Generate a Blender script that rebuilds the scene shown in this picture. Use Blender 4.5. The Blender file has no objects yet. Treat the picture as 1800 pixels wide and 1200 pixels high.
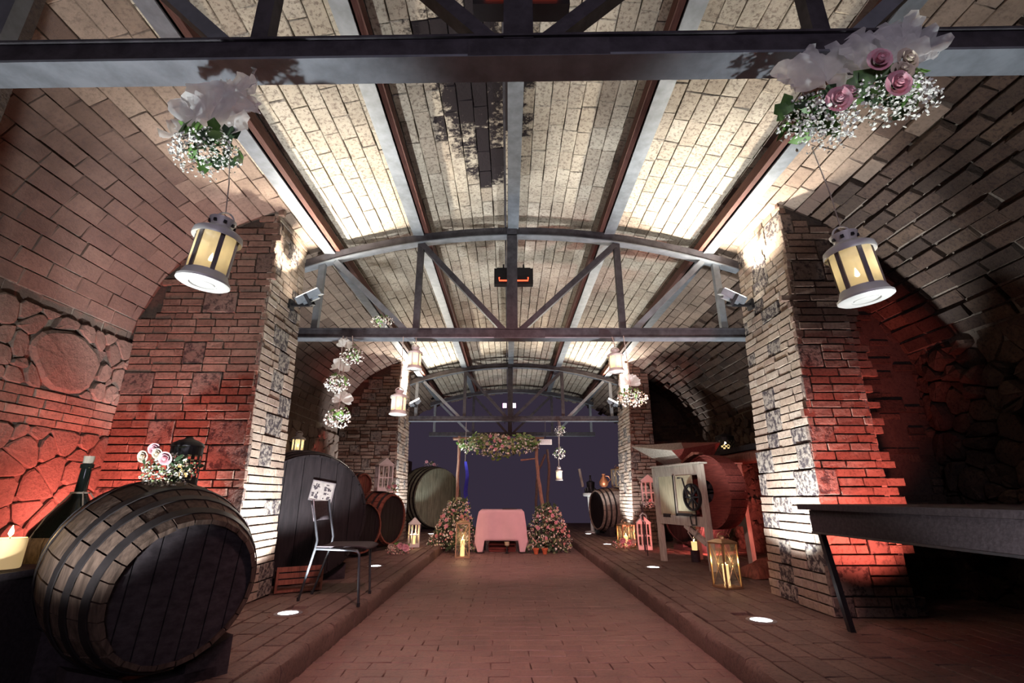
import bpy, math, random
from mathutils import Vector, Matrix
PI = math.pi
random.seed(7)
D = bpy.data
S = bpy.context.scene
COL = S.collection

# ------------------------------------------------------------------ camera, world, lights, exposure
CZ, FPX, PITCH = 1.0, 840.0, math.atan(272.0 / 840.0)
cam = D.cameras.new('camera'); co = D.objects.new('camera', cam); COL.objects.link(co)
co.location = (0, 0, CZ); co.rotation_euler = (PI / 2 + PITCH, 0, 0)
cam.sensor_width = 36; cam.lens = 36 * FPX / 1800; cam.shift_x = 6 / 1800.0; cam.clip_start = .05
S.camera = co
W = D.worlds.new('World'); S.world = W; W.use_nodes = True
W.node_tree.nodes['Background'].inputs[0].default_value = (.80, .60, 1.0, 1)
W.node_tree.nodes['Background'].inputs[1].default_value = .042
S.view_settings.view_transform = 'Standard'; S.view_settings.look = 'None'
S.view_settings.gamma = 1; S.view_settings.use_curve_mapping = False
S.view_settings.exposure = 0.0
try:
    S.cycles.use_denoising = True
    S.cycles.max_bounces = 6; S.cycles.diffuse_bounces = 1; S.cycles.transparent_max_bounces = 12
    S.cycles.sample_clamp_indirect = 4; S.cycles.caustics_reflective = False; S.cycles.caustics_refractive = False
except Exception: pass

def aim(o, target):
    d = Vector(target) - Vector(o.location)
    o.rotation_euler = d.to_track_quat('-Z', 'Y').to_euler()
def light(name, kind, loc, power, col, target=None, size=.1, angle=120, blend=.6):
    l = D.lights.new(name, kind); o = D.objects.new(name, l); COL.objects.link(o)
    o.location = loc; l.energy = power; l.color = col
    if kind == 'AREA': l.shape = 'DISK'; l.size = size
    else: l.shadow_soft_size = size
    if kind == 'SPOT': l.spot_size = math.radians(angle); l.spot_blend = blend
    if target: aim(o, target)
    return o
WARM = (1, .92, .78); COOL = (.9, .96, 1); RED = (1, .20, .165); PINK = (1, .54, .54); VIO = (.62, .45, 1)
# floodlights on the pillars, washing the vault
light('flood_beam', 'SPOT', (-2.08, 4.72, 3.10), 900, WARM, (-1.95, 4.1, 4.2), .05, 128, .5)
light('flood_beam', 'SPOT', (2.36, 4.72, 3.10), 720, WARM, (2.2, 4.2, 4.2), .05, 126, .6)
light('flood_beam', 'SPOT', (-2.10, 10.75, 3.10), 1000, WARM, (-1.9, 9.6, 4.2), .05, 140, .5)
light('flood_beam', 'SPOT', (2.36, 10.75, 3.10), 760, WARM, (2.2, 9.7, 4.2), .05, 130, .5)
# recessed lights in the raised side floors
GL = [(-1.72, 1.25), (-1.72, 4.20), (-1.745, 6.85), (-1.81, 9.85), (-1.885, 12.5), (1.84, 1.25), (1.86, 3.98), (1.86, 6.74), (1.88, 9.85), (1.94, 12.5)]
GP = [340, 470, 60, 500, 50, 240, 560, 60, 460, 50]
for (gx, gy), gp in zip(GL, GP):
    sd = 1 if gx > 0 else -1
    tgt = (gx + (.24 if sd < 0 else .19) * sd, gy + (.40 if sd < 0 else .47), 1.165) if gp > 200 else ((gx - .35 * sd, 1.5, 2.6) if gy < 2 else (gx, gy, 3))
    light('ground_beam', 'SPOT', (gx, gy, .165), gp, COOL, tgt, .04, (94 if sd < 0 else 87) if gp > 200 else 84, .35)
light('added_fill_light', 'AREA', (.3, -2.2, 2.3), 36, (.86, .76, 1), (.2, 4, 1.2), 1.2)  # violet fill added behind the camera to lift the dark areas, no real lamp
# red wall washers standing in the niches
light('red_wash', 'SPOT', (-2.75, 3.70, .32), 290, RED, (-3.25, 4.25, 1.1), .06, 118, .9)
light('red_wash', 'SPOT', (-3.0, 3.85, .32), 45, RED, (-3.5, 3.75, 1.6), .06, 110, .9)
light('red_wash', 'SPOT', (-2.95, 7.4, .3), 260, RED, (-3.1, 10.2, 1.2), .06, 150, .9)
light('red_wash', 'SPOT', (2.72, 3.35, .25), 270, RED, (2.72, 4.05, 1.15), .06, 84, .9)
light('red_wash', 'SPOT', (3.2, 7.9, .3), 200, RED, (3.1, 9.8, 1.1), .06, 150, .9)
light('red_wash', 'SPOT', (3.55, 5.4, .3), 110, RED, (4.3, 8.6, 1.6), .06, 110, .9)
# glow of the infrared heaters on the trusses and the two far lamps
light('heater_glow', 'SPOT', (.05, 1.62, 3.02), 560, PINK, (0, 5.6, 0), .15, 95, .9)
light('heater_glow', 'SPOT', (.05, 5.16, 3.3), 520, PINK, (0, 9.6, .3), .15, 80, .9)
light('stage_lamp_beam', 'SPOT', (-.1, 13.9, 3.5), 60, (1, .35, .8), (0, 9, 0), .06, 70, .9)

# ------------------------------------------------------------------ materials
MATS = {}
def nt(name):
    m = D.materials.new(name); m.use_nodes = True; t = m.node_tree
    return m, t, t.nodes['Principled BSDF']
def N(t, typ, **kw):
    n = t.nodes.new(typ)
    for k, v in kw.items(): setattr(n, k, v)
    return n
def ramp(t, fac, stops, interp='LINEAR'):
    r = N(t, 'ShaderNodeValToRGB'); r.color_ramp.interpolation = interp
    e = r.color_ramp.elements
    while len(e) < len(stops): e.new(.5)
    for i, (p, c) in enumerate(stops):
        e[i].position = p; e[i].color = (*c, 1) if len(c) == 3 else c
    t.links.new(fac, r.inputs[0]); return r.outputs[0]
def noise(t, vec, scale, detail=4, rough=.6):
    n = N(t, 'ShaderNodeTexNoise'); n.inputs['Scale'].default_value = scale; n.inputs['Detail'].default_value = detail
    n.inputs['Roughness'].default_value = rough; t.links.new(vec, n.inputs['Vector']); return n.outputs['Fac']
def math_(t, op, a, b=None, clamp=False):
    n = N(t, 'ShaderNodeMath', operation=op); n.use_clamp = clamp
    for i, v in enumerate((a, b)):
        if v is None: continue
        if isinstance(v, (int, float)): n.inputs[i].default_value = v
        else: t.links.new(v, n.inputs[i])
    return n.outputs[0]
def mix(t, f, a, b, mode='MIX'):
    n = N(t, 'ShaderNodeMix', data_type='RGBA', blend_type=mode); n.clamp_factor = True
    for s, v in (('Factor', f), ('A', a), ('B', b)):
        i = [q for q in n.inputs if q.name == s and (q.type == ('VALUE' if s == 'Factor' else 'RGBA'))][0]
        if isinstance(v, (int, float)): i.default_value = v
        elif isinstance(v, tuple): i.default_value = (*v, 1)
        else: t.links.new(v, i)
    return [q for q in n.outputs if q.type == 'RGBA'][0]
def masonry(name, cols, dark=(.03, .022, .02), darkamt=.45, bump=.5, rough=.9, soot=None, spot=(.50, .62), fine=38):
    m, t, b = nt(name)
    g = N(t, 'ShaderNodeNewGeometry').outputs['Position']
    oi = N(t, 'ShaderNodeObjectInfo').outputs['Random']
    at = N(t, 'ShaderNodeAttribute', attribute_name='rnd').outputs['Fac']
    rnd = math_(t, 'FRACT', math_(t, 'ADD', oi, at))
    n = len(cols)
    c = ramp(t, rnd, [(i / max(1, n - 1), q) for i, q in enumerate(cols)])
    n1 = noise(t, g, 7, 5, .65); n2 = noise(t, g, fine, 4, .7)
    n0 = noise(t, g, 1.7, 5, .7)
    c = mix(t, math_(t, 'MULTIPLY', n1, .75), c, tuple(x * .45 for x in cols[0]), 'MIX')
    c = mix(t, ramp(t, n0, [(.48, (0, 0, 0)), (.72, (.6, .6, .6))]), c, tuple(x * .35 for x in cols[0]), 'MIX')
    pit = ramp(t, n2, [(spot[0] - .12, (1, 1, 1)), (spot[0], (0, 0, 0))])
    c = mix(t, math_(t, 'MULTIPLY', pit, darkamt), c, dark)
    if soot:
        # soot stains with a shape of their own: clusters of blackened bricks
        sx, sy, rx, ry, amt = soot
        sep = N(t, 'ShaderNodeSeparateXYZ'); t.links.new(g, sep.inputs[0])
        dx = math_(t, 'POWER', math_(t, 'ABSOLUTE', math_(t, 'DIVIDE', math_(t, 'SUBTRACT', sep.outputs[0], sx), rx)), 2.0)
        dy = math_(t, 'POWER', math_(t, 'ABSOLUTE', math_(t, 'DIVIDE', math_(t, 'SUBTRACT', sep.outputs[1], sy), ry)), 2.0)
        reg = math_(t, 'SUBTRACT', 1.0, math_(t, 'ADD', dx, dy), True)
        n3 = noise(t, g, 3.2, 4, .7); n4 = noise(t, g, 17, 5, .75)
        v = math_(t, 'ADD', math_(t, 'MULTIPLY', n3, .55), math_(t, 'MULTIPLY', n4, .75))
        v = math_(t, 'ADD', v, math_(t, 'MULTIPLY', math_(t, 'FRACT', math_(t, 'MULTIPLY', rnd, 7.3)), .34))
        v = math_(t, 'ADD', v, math_(t, 'MULTIPLY', reg, amt))
        k = ramp(t, v, [(.0, (0, 0, 0)), (.5, (0, 0, 0)), (1, (1, 1, 1))])
        k = math_(t, 'MULTIPLY', math_(t, 'SUBTRACT', v, 1.14), 8.0, True)
        c = mix(t, k, c, (.022, .016, .018))
    t.links.new(c, b.inputs['Base Color']); b.inputs['Roughness'].default_value = rough; b.inputs['Specular IOR Level'].default_value = .2 if rough > .6 else .5
    bp = N(t, 'ShaderNodeBump'); bp.inputs['Strength'].default_value = bump; bp.inputs['Distance'].default_value = .012
    t.links.new(math_(t, 'ADD', n2, n1), bp.inputs['Height']); t.links.new(bp.outputs[0], b.inputs['Normal'])
    MATS[name] = m; return m
def plain(name, col, rough=.6, metal=0, var=.25, scale=20, bump=.0, stretch=None, col2=None, spec=None):
    m, t, b = nt(name)
    tc = N(t, 'ShaderNodeTexCoord').outputs['Object']
    if stretch:
        mp = N(t, 'ShaderNodeMapping'); mp.inputs['Scale'].default_value = stretch; t.links.new(tc, mp.inputs[0]); tc = mp.outputs[0]
    n1 = noise(t, tc, scale, 4)
    c2 = col2 or tuple(x * (1 - var) for x in col)
    c = ramp(t, n1, [(.35, c2), (.65, col)])
    t.links.new(c, b.inputs['Base Color']); b.inputs['Roughness'].default_value = rough; b.inputs['Metallic'].default_value = metal
    b.inputs['Specular IOR Level'].default_value = spec if spec is not None else (.15 if rough >= .6 else .5)
    if bump:
        bp = N(t, 'ShaderNodeBump'); bp.inputs['Strength'].default_value = bump; bp.inputs['Distance'].default_value = .01
        t.links.new(n1, bp.inputs['Height']); t.links.new(bp.outputs[0], b.inputs['Normal'])
    MATS[name] = m; return m
def emit(name, col, strength):
    m, t, b = nt(name)
    n1 = noise(t, N(t, 'ShaderNodeTexCoord').outputs['Object'], 3, 2)
    t.links.new(ramp(t, n1, [(0, tuple(x * .9 for x in col)), (1, col)]), b.inputs['Emission Color'])
    b.inputs['Base Color'].default_value = (*col, 1); b.inputs['Emission Strength'].default_value = strength
    MATS[name] = m; return m
def sheer(name, col, alpha, transl=.5):
    m, t, b = nt(name)
    n1 = noise(t, N(t, 'ShaderNodeTexCoord').outputs['Object'], 14, 3)
    t.links.new(ramp(t, n1, [(.3, tuple(x * .9 for x in col)), (.7, col)]), b.inputs['Base Color'])
    a = math_(t, 'ADD', math_(t, 'MULTIPLY', n1, .35), alpha - .17, True)
    t.links.new(a, b.inputs['Alpha']); b.inputs['Roughness'].default_value = .8
    tr = N(t, 'ShaderNodeBsdfTranslucent'); tr.inputs[0].default_value = (*col, 1)
    tp = N(t, 'ShaderNodeBsdfTransparent')
    ad = N(t, 'ShaderNodeMixShader'); mx = N(t, 'ShaderNodeMixShader')
    ad.inputs[0].default_value = transl; t.links.new(b.outputs[0], ad.inputs[1]); t.links.new(tr.outputs[0], ad.inputs[2])
    t.links.new(a, mx.inputs[0]); t.links.new(tp.outputs[0], mx.inputs[1]); t.links.new(ad.outputs[0], mx.inputs[2])
    b.inputs['Alpha'].default_value = 1
    for l in list(t.links):
        if l.to_socket == b.inputs['Alpha']: t.links.remove(l)
    out = [n for n in t.nodes if n.type == 'OUTPUT_MATERIAL'][0]; t.links.new(mx.outputs[0], out.inputs[0])
    MATS[name] = m; return m

masonry('vault_brick', [(.58, .49, .38), (.66, .58, .46), (.52, .43, .33), (.70, .62, .50), (.47, .38, .29)], (.09, .06, .05), .6, .5, .92, soot=(-.27, 3.1, .62, 1.9, .66))
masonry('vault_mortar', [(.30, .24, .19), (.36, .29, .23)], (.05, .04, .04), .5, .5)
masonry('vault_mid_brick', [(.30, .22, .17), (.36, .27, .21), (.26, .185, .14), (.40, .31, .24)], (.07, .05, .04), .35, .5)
masonry('vault_side_brick', [(.155, .10, .08), (.19, .13, .10), (.13, .085, .065), (.22, .15, .115), (.145, .095, .075)], (.07, .05, .05), .35, .5)  # darker copy of the vault brick, dimmer light at the sides put into colour
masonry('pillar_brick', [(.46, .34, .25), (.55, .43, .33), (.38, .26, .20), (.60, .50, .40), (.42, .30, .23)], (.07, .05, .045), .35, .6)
masonry('front_redlit_brick', [(.25, .155, .115), (.31, .20, .15), (.20, .12, .09), (.35, .24, .18), (.23, .14, .11)], (.04, .025, .022), .4, .6)  # darker, redder copy of the pillar brick, red light put into its colour
masonry('front_redlit_stone', [(.22, .155, .125), (.18, .125, .10), (.27, .20, .16)], (.025, .018, .02), .8, 1.0, .95, None, (.52, .64), 18)  # same red-lit darkening put into the colour of the fronts' stone blocks
masonry('pillar_stone', [(.40, .34, .28), (.34, .28, .23), (.46, .40, .33)], (.04, .03, .035), .95, 1.0, .95, None, (.56, .66), 22)
masonry('mortar', [(.10, .07, .057), (.13, .09, .07)], (.04, .03, .03), .5, .6)
masonry('wall_mortar', [(.15, .105, .085), (.18, .13, .105)], (.04, .03, .03), .5, .8)
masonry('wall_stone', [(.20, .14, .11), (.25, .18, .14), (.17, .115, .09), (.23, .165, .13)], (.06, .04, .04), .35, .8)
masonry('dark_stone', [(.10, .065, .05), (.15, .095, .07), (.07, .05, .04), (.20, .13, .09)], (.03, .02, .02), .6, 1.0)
masonry('floor_brick', [(.23, .125, .10), (.25, .14, .112), (.21, .11, .092), (.24, .135, .11)], (.06, .04, .04), .35, .3, .55)
masonry('floor_tile', [(.17, .105, .085), (.215, .135, .11), (.14, .085, .07), (.19, .12, .10)], (.05, .035, .035), .5, .4, .7)
masonry('floor_joint', [(.16, .09, .072), (.19, .11, .088)], (.03, .02, .02), .5, .4, .8)
plain('steel', (.24, .26, .285), .55, .55, .3, 9, .1)
plain('steel_dark', (.075, .068, .075), .6, .3, .45, 12, .2)
plain('rust_batten', (.11, .045, .035), .75, 0, .4, 14, .3, (6, .6, 6))
plain('white_metal', (.62, .60, .56), .45, .1, .15, 8)
plain('grey_metal', (.20, .17, .17), .5, .3, .3, 8)
plain('black_metal', (.02, .018, .02), .5, .4, .3, 12)
plain('gold_metal', (.62, .40, .22), .35, .8, .2, 8)
plain('chair_steel', (.07, .072, .08), .35, .7, .3, 10)
plain('barrel_wood', (.115, .075, .056), .8, 0, .55, 5, .4, (9, 9, .9))
plain('barrel_dark', (.06, .048, .052), .8, 0, .5, 4, .3, (8, 1, 8))
plain('barrel_brown', (.018, .013, .014), .7, 0, .5, 5, .4, (8, 8, 1))
plain('barrel_red', (.22, .075, .05), .6, 0, .5, 5, .3, (8, 8, 1))
plain('barrel_green', (.26, .27, .19), .8, 0, .45, 4, .4, (7, 7, .8))
plain('barrel_pale', (.36, .27, .22), .7, 0, .5, 5, .3, (7, 7, .8))
plain('hoop', (.04, .032, .032), .55, .6, .4, 10)
plain('dark_wood', (.05, .038, .042), .75, 0, .4, 6, .2, (1, 8, 8))
plain('red_wood', (.19, .045, .035), .6, 0, .4, 6, .2, (1, 8, 8))
plain('pale_wood', (.50, .45, .36), .75, 0, .3, 6, .3, (8, 8, 1), (.34, .29, .24))
plain('cream_panel', (.55, .50, .33), .7, 0, .3, 6, .2, (8, 8, 1))
plain('bark', (.34, .21, .15), .85, 0, .4, 18, .5, (4, 4, 1))
plain('bark_dark', (.12, .085, .07), .85, 0, .4, 18, .5, (4, 4, 1))
plain('wax', (.85, .76, .50), .45, 0, .1, 5)
plain('leaf', (.17, .33, .07), .5, 0, .6, 9, .1, None, (.05, .13, .03))
plain('leaf_pale', (.30, .36, .17), .6, 0, .4, 30)
plain('leaf_dark', (.055, .095, .045), .6, 0, .4, 20)
plain('blossom', (.93, .92, .82), .7, 0, .12, 30)
plain('blossom_cream', (.78, .66, .50), .7, 0, .2, 20)
plain('blossom_pink', (.78, .36, .34), .6, 0, .2, 16)
plain('rose_pink', (.80, .30, .36), .55, 0, .3, 40, 0, None, (.74, .48, .50))
plain('pink_cloth', (.74, .50, .52), .85, 0, .08, 5, .05)
plain('terracotta', (.62, .16, .07), .7, 0, .2, 12)
plain('wicker', (.30, .21, .13), .8, 0, .5, 12, .6, (10, 10, 1))
plain('bottle_glass', (.01, .014, .012), .08, 0, .2, 5)
plain('string', (.45, .38, .32), .8, 0, .2, 40)
plain('paper', (.26, .23, .21), .8, 0, .25, 30)
plain('ink', (.05, .04, .045), .8, 0, .3, 30)
plain('copper', (.55, .20, .09), .4, .7, .3, 10)
plain('blue_cloth', (.03, .03, .28), .7, 0, .3, 10)
emit('lamp_white', (.93, .98, 1), 14)
emit('flood_lens', (1, .95, .85), 10)
emit('flame', (1, .80, .45), 16)
emit('flame_wax', (1, .72, .30), 1.1)
emit('candle_wax', (1, .70, .33), .38)
emit('heater_red', (1, .11, .04), 2.2)
emit('lamp_pink', (1, .50, .90), 9)
sheer('tulle', (.97, .97, .93), .74, .6)
sheer('frosted_glass', (.80, .74, .52), .80, .45)
sheer('clear_glass', (.75, .70, .58), .06, .3)
M = MATS

# ------------------------------------------------------------------ helpers
class MB:
    """collects faces; build() links them as one mesh object"""
    def __init__(s): s.v = []; s.f = []; s.m = []; s.r = []; s.cur = 0; s.rv = 0.0
    def add(s, vs, fs, mi=None):
        o = len(s.v); s.v += [tuple(v) for v in vs]
        for f in fs: s.f.append(tuple(i + o for i in f)); s.m.append(s.cur if mi is None else mi); s.r.append(s.rv)
    def box(s, c, size, rot=None):
        x, y, z = (q / 2 for q in size)
        vs = [Vector((a, b, d)) for a in (-x, x) for b in (-y, y) for d in (-z, z)]
        if rot is not None: vs = [rot @ v for v in vs]
        vs = [v + Vector(c) for v in vs]
        s.add(vs, [(0, 1, 3, 2), (4, 6, 7, 5), (0, 4, 5, 1), (2, 3, 7, 6), (0, 2, 6, 4), (1, 5, 7, 3)])
    def bar(s, p, q, w, h, up=(0, 1, 0)):
        p, q = Vector(p), Vector(q); d = (q - p); L = d.length; d.normalize()
        u = Vector(up); sd = d.cross(u)
        if sd.length < 1e-4: sd = d.cross(Vector((1, 0, 0)))
        sd.normalize(); u = sd.cross(d)
        r = Matrix((sd, d, u)).transposed()
        s.box((p + q) / 2, (w, L, h), r)
    def tube(s, pts, r, n=8, cap=True):
        pts = [Vector(p) for p in pts]; rings = []
        rr = r if isinstance(r, (list, tuple)) else [r] * len(pts)
        prev = None
        for i, p in enumerate(pts):
            d = (pts[min(i + 1, len(pts) - 1)] - pts[max(i - 1, 0)]).normalized()
            if prev is None:
                a = d.cross(Vector((0, 0, 1)))
                if a.length < .05: a = d.cross(Vector((1, 0, 0)))
            else: a = prev - d * prev.dot(d)
            a.normalize(); prev = a; b = d.cross(a)
            rings.append([p + (a * math.cos(t) + b * math.sin(t)) * rr[i] for t in [2 * PI * k / n for k in range(n)]])
        vs = [v for g in rings for v in g]; fs = []
        for i in range(len(pts) - 1):
            for k in range(n):
                k2 = (k + 1) % n; fs.append((i * n + k, i * n + k2, (i + 1) * n + k2, (i + 1) * n + k))
        if cap: fs += [tuple(range(n))[::-1], tuple((len(pts) - 1) * n + k for k in range(n))]
        s.add(vs, fs)
    def lathe(s, prof, n=24, mat=None, cap=True):
        vs = []; fs = []
        for r, z in prof:
            for k in range(n):
                t = 2 * PI * k / n; vs.append(Vector((r * math.cos(t), r * math.sin(t), z)))
        for i in range(len(prof) - 1):
            for k in range(n):
                k2 = (k + 1) % n; fs.append((i * n + k, i * n + k2, (i + 1) * n + k2, (i + 1) * n + k))
        if cap:
            if prof[0][0] > 1e-5: fs.append(tuple(range(n))[::-1])
            if prof[-1][0] > 1e-5: fs.append(tuple((len(prof) - 1) * n + k for k in range(n)))
        if mat is not None: vs = [mat @ v for v in vs]
        s.add(vs, fs)
    def build(s, name, mat, parent=None, smooth=False, loc=None, rot=None, kind=None):
        me = D.meshes.new(name); me.from_pydata(s.v, [], s.f)
        ms = mat if isinstance(mat, (list, tuple)) else [mat]
        for q in ms: me.materials.append(M[q])
        if len(ms) > 1: me.polygons.foreach_set('material_index', s.m)
        if smooth: me.polygons.foreach_set('use_smooth', [True] * len(me.polygons))
        if any(s.r):
            a = me.attributes.new('rnd', 'FLOAT', 'FACE'); a.data.foreach_set('value', s.r)
        me.update()
        if smooth and smooth != 'all':
            me.set_sharp_from_angle(angle=math.radians(42))
        return link(name, me, parent, loc, rot, kind)
def link(name, me, parent=None, loc=None, rot=None, kind=None, scale=None):
    o = D.objects.new(name, me); COL.objects.link(o)
    if parent:
        o.parent = parent; KIDS.setdefault(parent.name, []).append(o)
    if loc is not None: o.location = loc
    if rot is not None: o.rotation_euler = rot
    if scale is not None: o.scale = scale
    if kind: o['kind'] = kind
    return o
def tag(o, label, cat, group=None, kind=None):
    o['label'] = label; o['category'] = cat
    if group: o['group'] = group
    if kind: o['kind'] = kind
    return o
def thing(name, label, cat, loc=(0, 0, 0), rz=0, group=None, kind=None):
    o = D.objects.new(name, None); COL.objects.link(o); o.empty_display_size = .1
    o.location = loc; o.rotation_euler = (0, 0, rz)
    return tag(o, label, cat, group, kind)
def dup(o, loc=None, rot=None, label=None, parent=None, scale=None):
    c = o.copy(); COL.objects.link(c); c.parent = parent
    if loc is not None: c.location = loc
    if rot is not None: c.rotation_euler = rot
    if scale is not None: c.scale = (scale,) * 3
    if label: c['label'] = label
    for ch in list(KIDS.get(o.name, [])):
        d_ = dup(ch, parent=c); KIDS.setdefault(c.name, []).append(d_)
    return c
KIDS = {}
def proj(p):
    x, y, z = p[0], p[1], p[2] - CZ
    c, s_ = math.cos(PITCH), math.sin(PITCH); d = y * c + z * s_
    if d < .2: return None
    return (894 + FPX * x / d, 600 - FPX * (z * c - y * s_) / d, d)
def rank(items, limit=290, minpx=9):
    """items: (centre, size, payload). the ones that show largest in view become parts, the rest stuff"""
    sc = []
    for it in items:
        q = proj(it[0])
        v = -1
        if q and -60 < q[0] < 1860 and -60 < q[1] < 1260: v = it[1] * FPX / q[2]
        sc.append(v)
    order = sorted(range(len(items)), key=lambda i: -sc[i])
    ind = [i for i in order[:limit] if sc[i] >= minpx]; s_ = set(ind)
    return [items[i] for i in ind], [items[i] for i in range(len(items)) if i not in s_]

def brick_verts(j=.05, seed=0):
    """unit brick: front face towards +Z (its outward side), body from z=-1 to 0; edges chamfered and uneven"""
    R = random.Random(seed); a = .5
    def jit(v, k=j): return (v[0] + R.uniform(-k, k), v[1] + R.uniform(-k, k), v[2])
    back = [(x, y, -1) for x, y in ((-a, -a), (a, -a), (a, a), (-a, a))]
    mid = [jit((x, y, -.11), j * .6) for x, y in ((-a, -a), (a, -a), (a, a), (-a, a))]
    fr = [jit((x * .965, y * .92, R.uniform(-.04, .035)), j * .5) for x, y in ((-a, -a), (a, -a), (a, a), (-a, a))]
    vs = back + mid + fr
    fs = []
    for q in (0, 4):
        for k in range(4): k2 = (k + 1) % 4; fs.append((q + k, q + k2, q + 4 + k2, q + 4 + k))
    fs.append((8, 9, 10, 11))
    return vs, fs
NVAR = 8
BV = [brick_verts(.05, 100 + i) for i in range(NVAR)]
BMESH = {}
def brick_mesh(mat, i, name):
    k = (mat, i)
    if k not in BMESH:
        me = D.meshes.new(name); me.from_pydata(BV[i][0], [], BV[i][1]); me.materials.append(M[mat])
        a = me.attributes.new('rnd', 'FLOAT', 'FACE'); a.data.foreach_set('value', [i * .117] * len(me.polygons)); me.update()
        BMESH[k] = me
    return BMESH[k]
def lay(items, parent, piece='brick', restname='small_bricks', limit=290, minpx=9):
    """items: (frame matrix columns u,v,n,centre, w, h, depth, mat). lays each as a piece standing proud of its bed"""
    pk = [(it[3], min(it[4], it[5]) * .35 + max(it[4], it[5]) * .65, it) for it in items]
    ind, rest = rank(pk, limit, minpx)
    for c, _, (u, v, n, ce, w, h, dp, mat) in ind:
        i = random.randrange(NVAR)
        o = D.objects.new('stone' if mat in ('pillar_stone', 'front_redlit_stone', 'wall_stone', 'dark_stone') else piece, brick_mesh(mat, i, piece)); COL.objects.link(o); o.parent = parent
        m = Matrix((u * w, v * h, n * dp)).transposed().to_4x4(); m.translation = ce
        o.matrix_basis = m
    if rest:
        mats = sorted(set(r[2][7] for r in rest)); mb = MB()
        for c, _, (u, v, n, ce, w, h, dp, mat) in rest:
            i = random.randrange(NVAR); mb.cur = mats.index(mat); mb.rv = random.random()
            q = proj(ce); far = (q is None) or q[2] > 7.5
            vs, fs = BV[i]
            if far: vs2 = [vs[k] for k in (4, 5, 6, 7, 8, 9, 10, 11)]; fs2 = [(0, 1, 5, 4), (1, 2, 6, 5), (2, 3, 7, 6), (3, 0, 4, 7), (4, 5, 6, 7)]; vs, fs = vs2, fs2
            mb.add([ce + u * (w * a) + v * (h * b) + n * (dp * (d if not far or d > -.1 else -.7)) for a, b, d in vs], fs)
        mb.build(restname, mats, parent, kind='stuff')

def courses(W_, H_, R, pstone=.3, ch=.072, bw=(.15, .28), stone_w=(.16, .34)):
    """mixed masonry of thin bricks with stone blocks: list of (u0, z0, w, h, kind)"""
    out = []; z = 0
    while z < H_ - .02:
        if R.random() < pstone:
            n = R.choice((2, 3, 3)); hh = n * ch
            u = 0; st = R.random() < .5
            while u < W_ - .01:
                if st:
                    w = min(R.uniform(*stone_w), W_ - u)
                    if W_ - u - w < .07: w = W_ - u
                    out.append((u, z, w, hh, 's')); u += w
                else:
                    w0 = min(R.uniform(.2, .5), W_ - u)
                    if W_ - u - w0 < .08: w0 = W_ - u
                    for k in range(n):
                        a = u; 
                        while a < u + w0 - .01:
                            w = R.uniform(*bw)
                            if u + w0 - a - w < .07: w = u + w0 - a
                            out.append((a, z + k * ch, w, ch, 'b')); a += w
                    u += w0
                st = not st
            z += hh
        else:
            h = ch * R.uniform(.85, 1.12); u = -R.uniform(0, .12)
            while u < W_ - .01:
                w = R.uniform(*bw); a0 = max(u, 0); a1 = min(u + w, W_)
                if W_ - a1 < .06: a1 = W_
                if a1 - a0 > .03: out.append((a0, z, a1 - a0, h, 'b'))
                u = a1 if a1 > u else u + w
            z += h
    return [(u, z, w, min(h, H_ - z), k) for u, z, w, h, k in out if z < H_ - .015]

X, Y, Z = Vector((1, 0, 0)), Vector((0, 1, 0)), Vector((0, 0, 1))

# ------------------------------------------------------------------ vault
PROF = [(-3.56, 2.0), (-3.55, 2.35), (-3.50, 2.65), (-3.36, 3.02), (-3.08, 3.38), (-2.72, 3.62), (-2.30, 3.80), (-1.70, 3.98), (-1.05, 4.12), (-.45, 4.20), (.10, 4.23),
        (.65, 4.20), (1.25, 4.12), (1.95, 3.98), (2.55, 3.78), (3.0, 3.55), (3.4, 3.28), (3.8, 2.88), (4.08, 2.5), (4.2, 2.1)]
def spline(P, n=6):
    out = []
    for i in range(len(P) - 1):
        p0 = P[max(i - 1, 0)]; p1 = P[i]; p2 = P[i + 1]; p3 = P[min(i + 2, len(P) - 1)]
        for k in range(n):
            t = k / n
            out.append(tuple(.5 * ((2 * p1[j]) + (-p0[j] + p2[j]) * t + (2 * p0[j] - 5 * p1[j] + 4 * p2[j] - p3[j]) * t * t + (-p0[j] + 3 * p1[j] - 3 * p2[j] + p3[j]) * t ** 3) for j in (0, 1)))
    out.append(P[-1]); return out
ARC = spline(PROF)
def vault_z(x):
    for (a, b), (c, d) in zip(ARC, ARC[1:]):
        if a <= x <= c: return b + (d - b) * (x - a) / max(1e-6, c - a)
    return 2.0
VY0, VY1 = -2.5, 15.5
ceiling = thing('ceiling', 'cream brick barrel vault blackened with soot beside its middle purlin', 'ceiling', kind='structure')
mb = MB(); n = len(ARC)
OFF = .055
vs = []
for y in (VY0, VY1):
    vs += [(x, y, z + OFF) for x, z in ARC]
    vs += [(x * 1.05, y, z + .45) for x, z in ARC]
fs = [(i, i + 1, 2 * n + i + 1, 2 * n + i) for i in range(n - 1)]
fs += [(n + i, 3 * n + i, 3 * n + i + 1, n + i + 1) for i in range(n - 1)]
fs += [(2 * n + i, 2 * n + i + 1, 3 * n + i + 1, 3 * n + i) for i in range(n - 1)] + [(i, n + i, n + i + 1, i + 1) for i in range(n - 1)]
mb.add(vs, fs); mb.build('mortar_bed', 'vault_mortar', ceiling)
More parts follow.
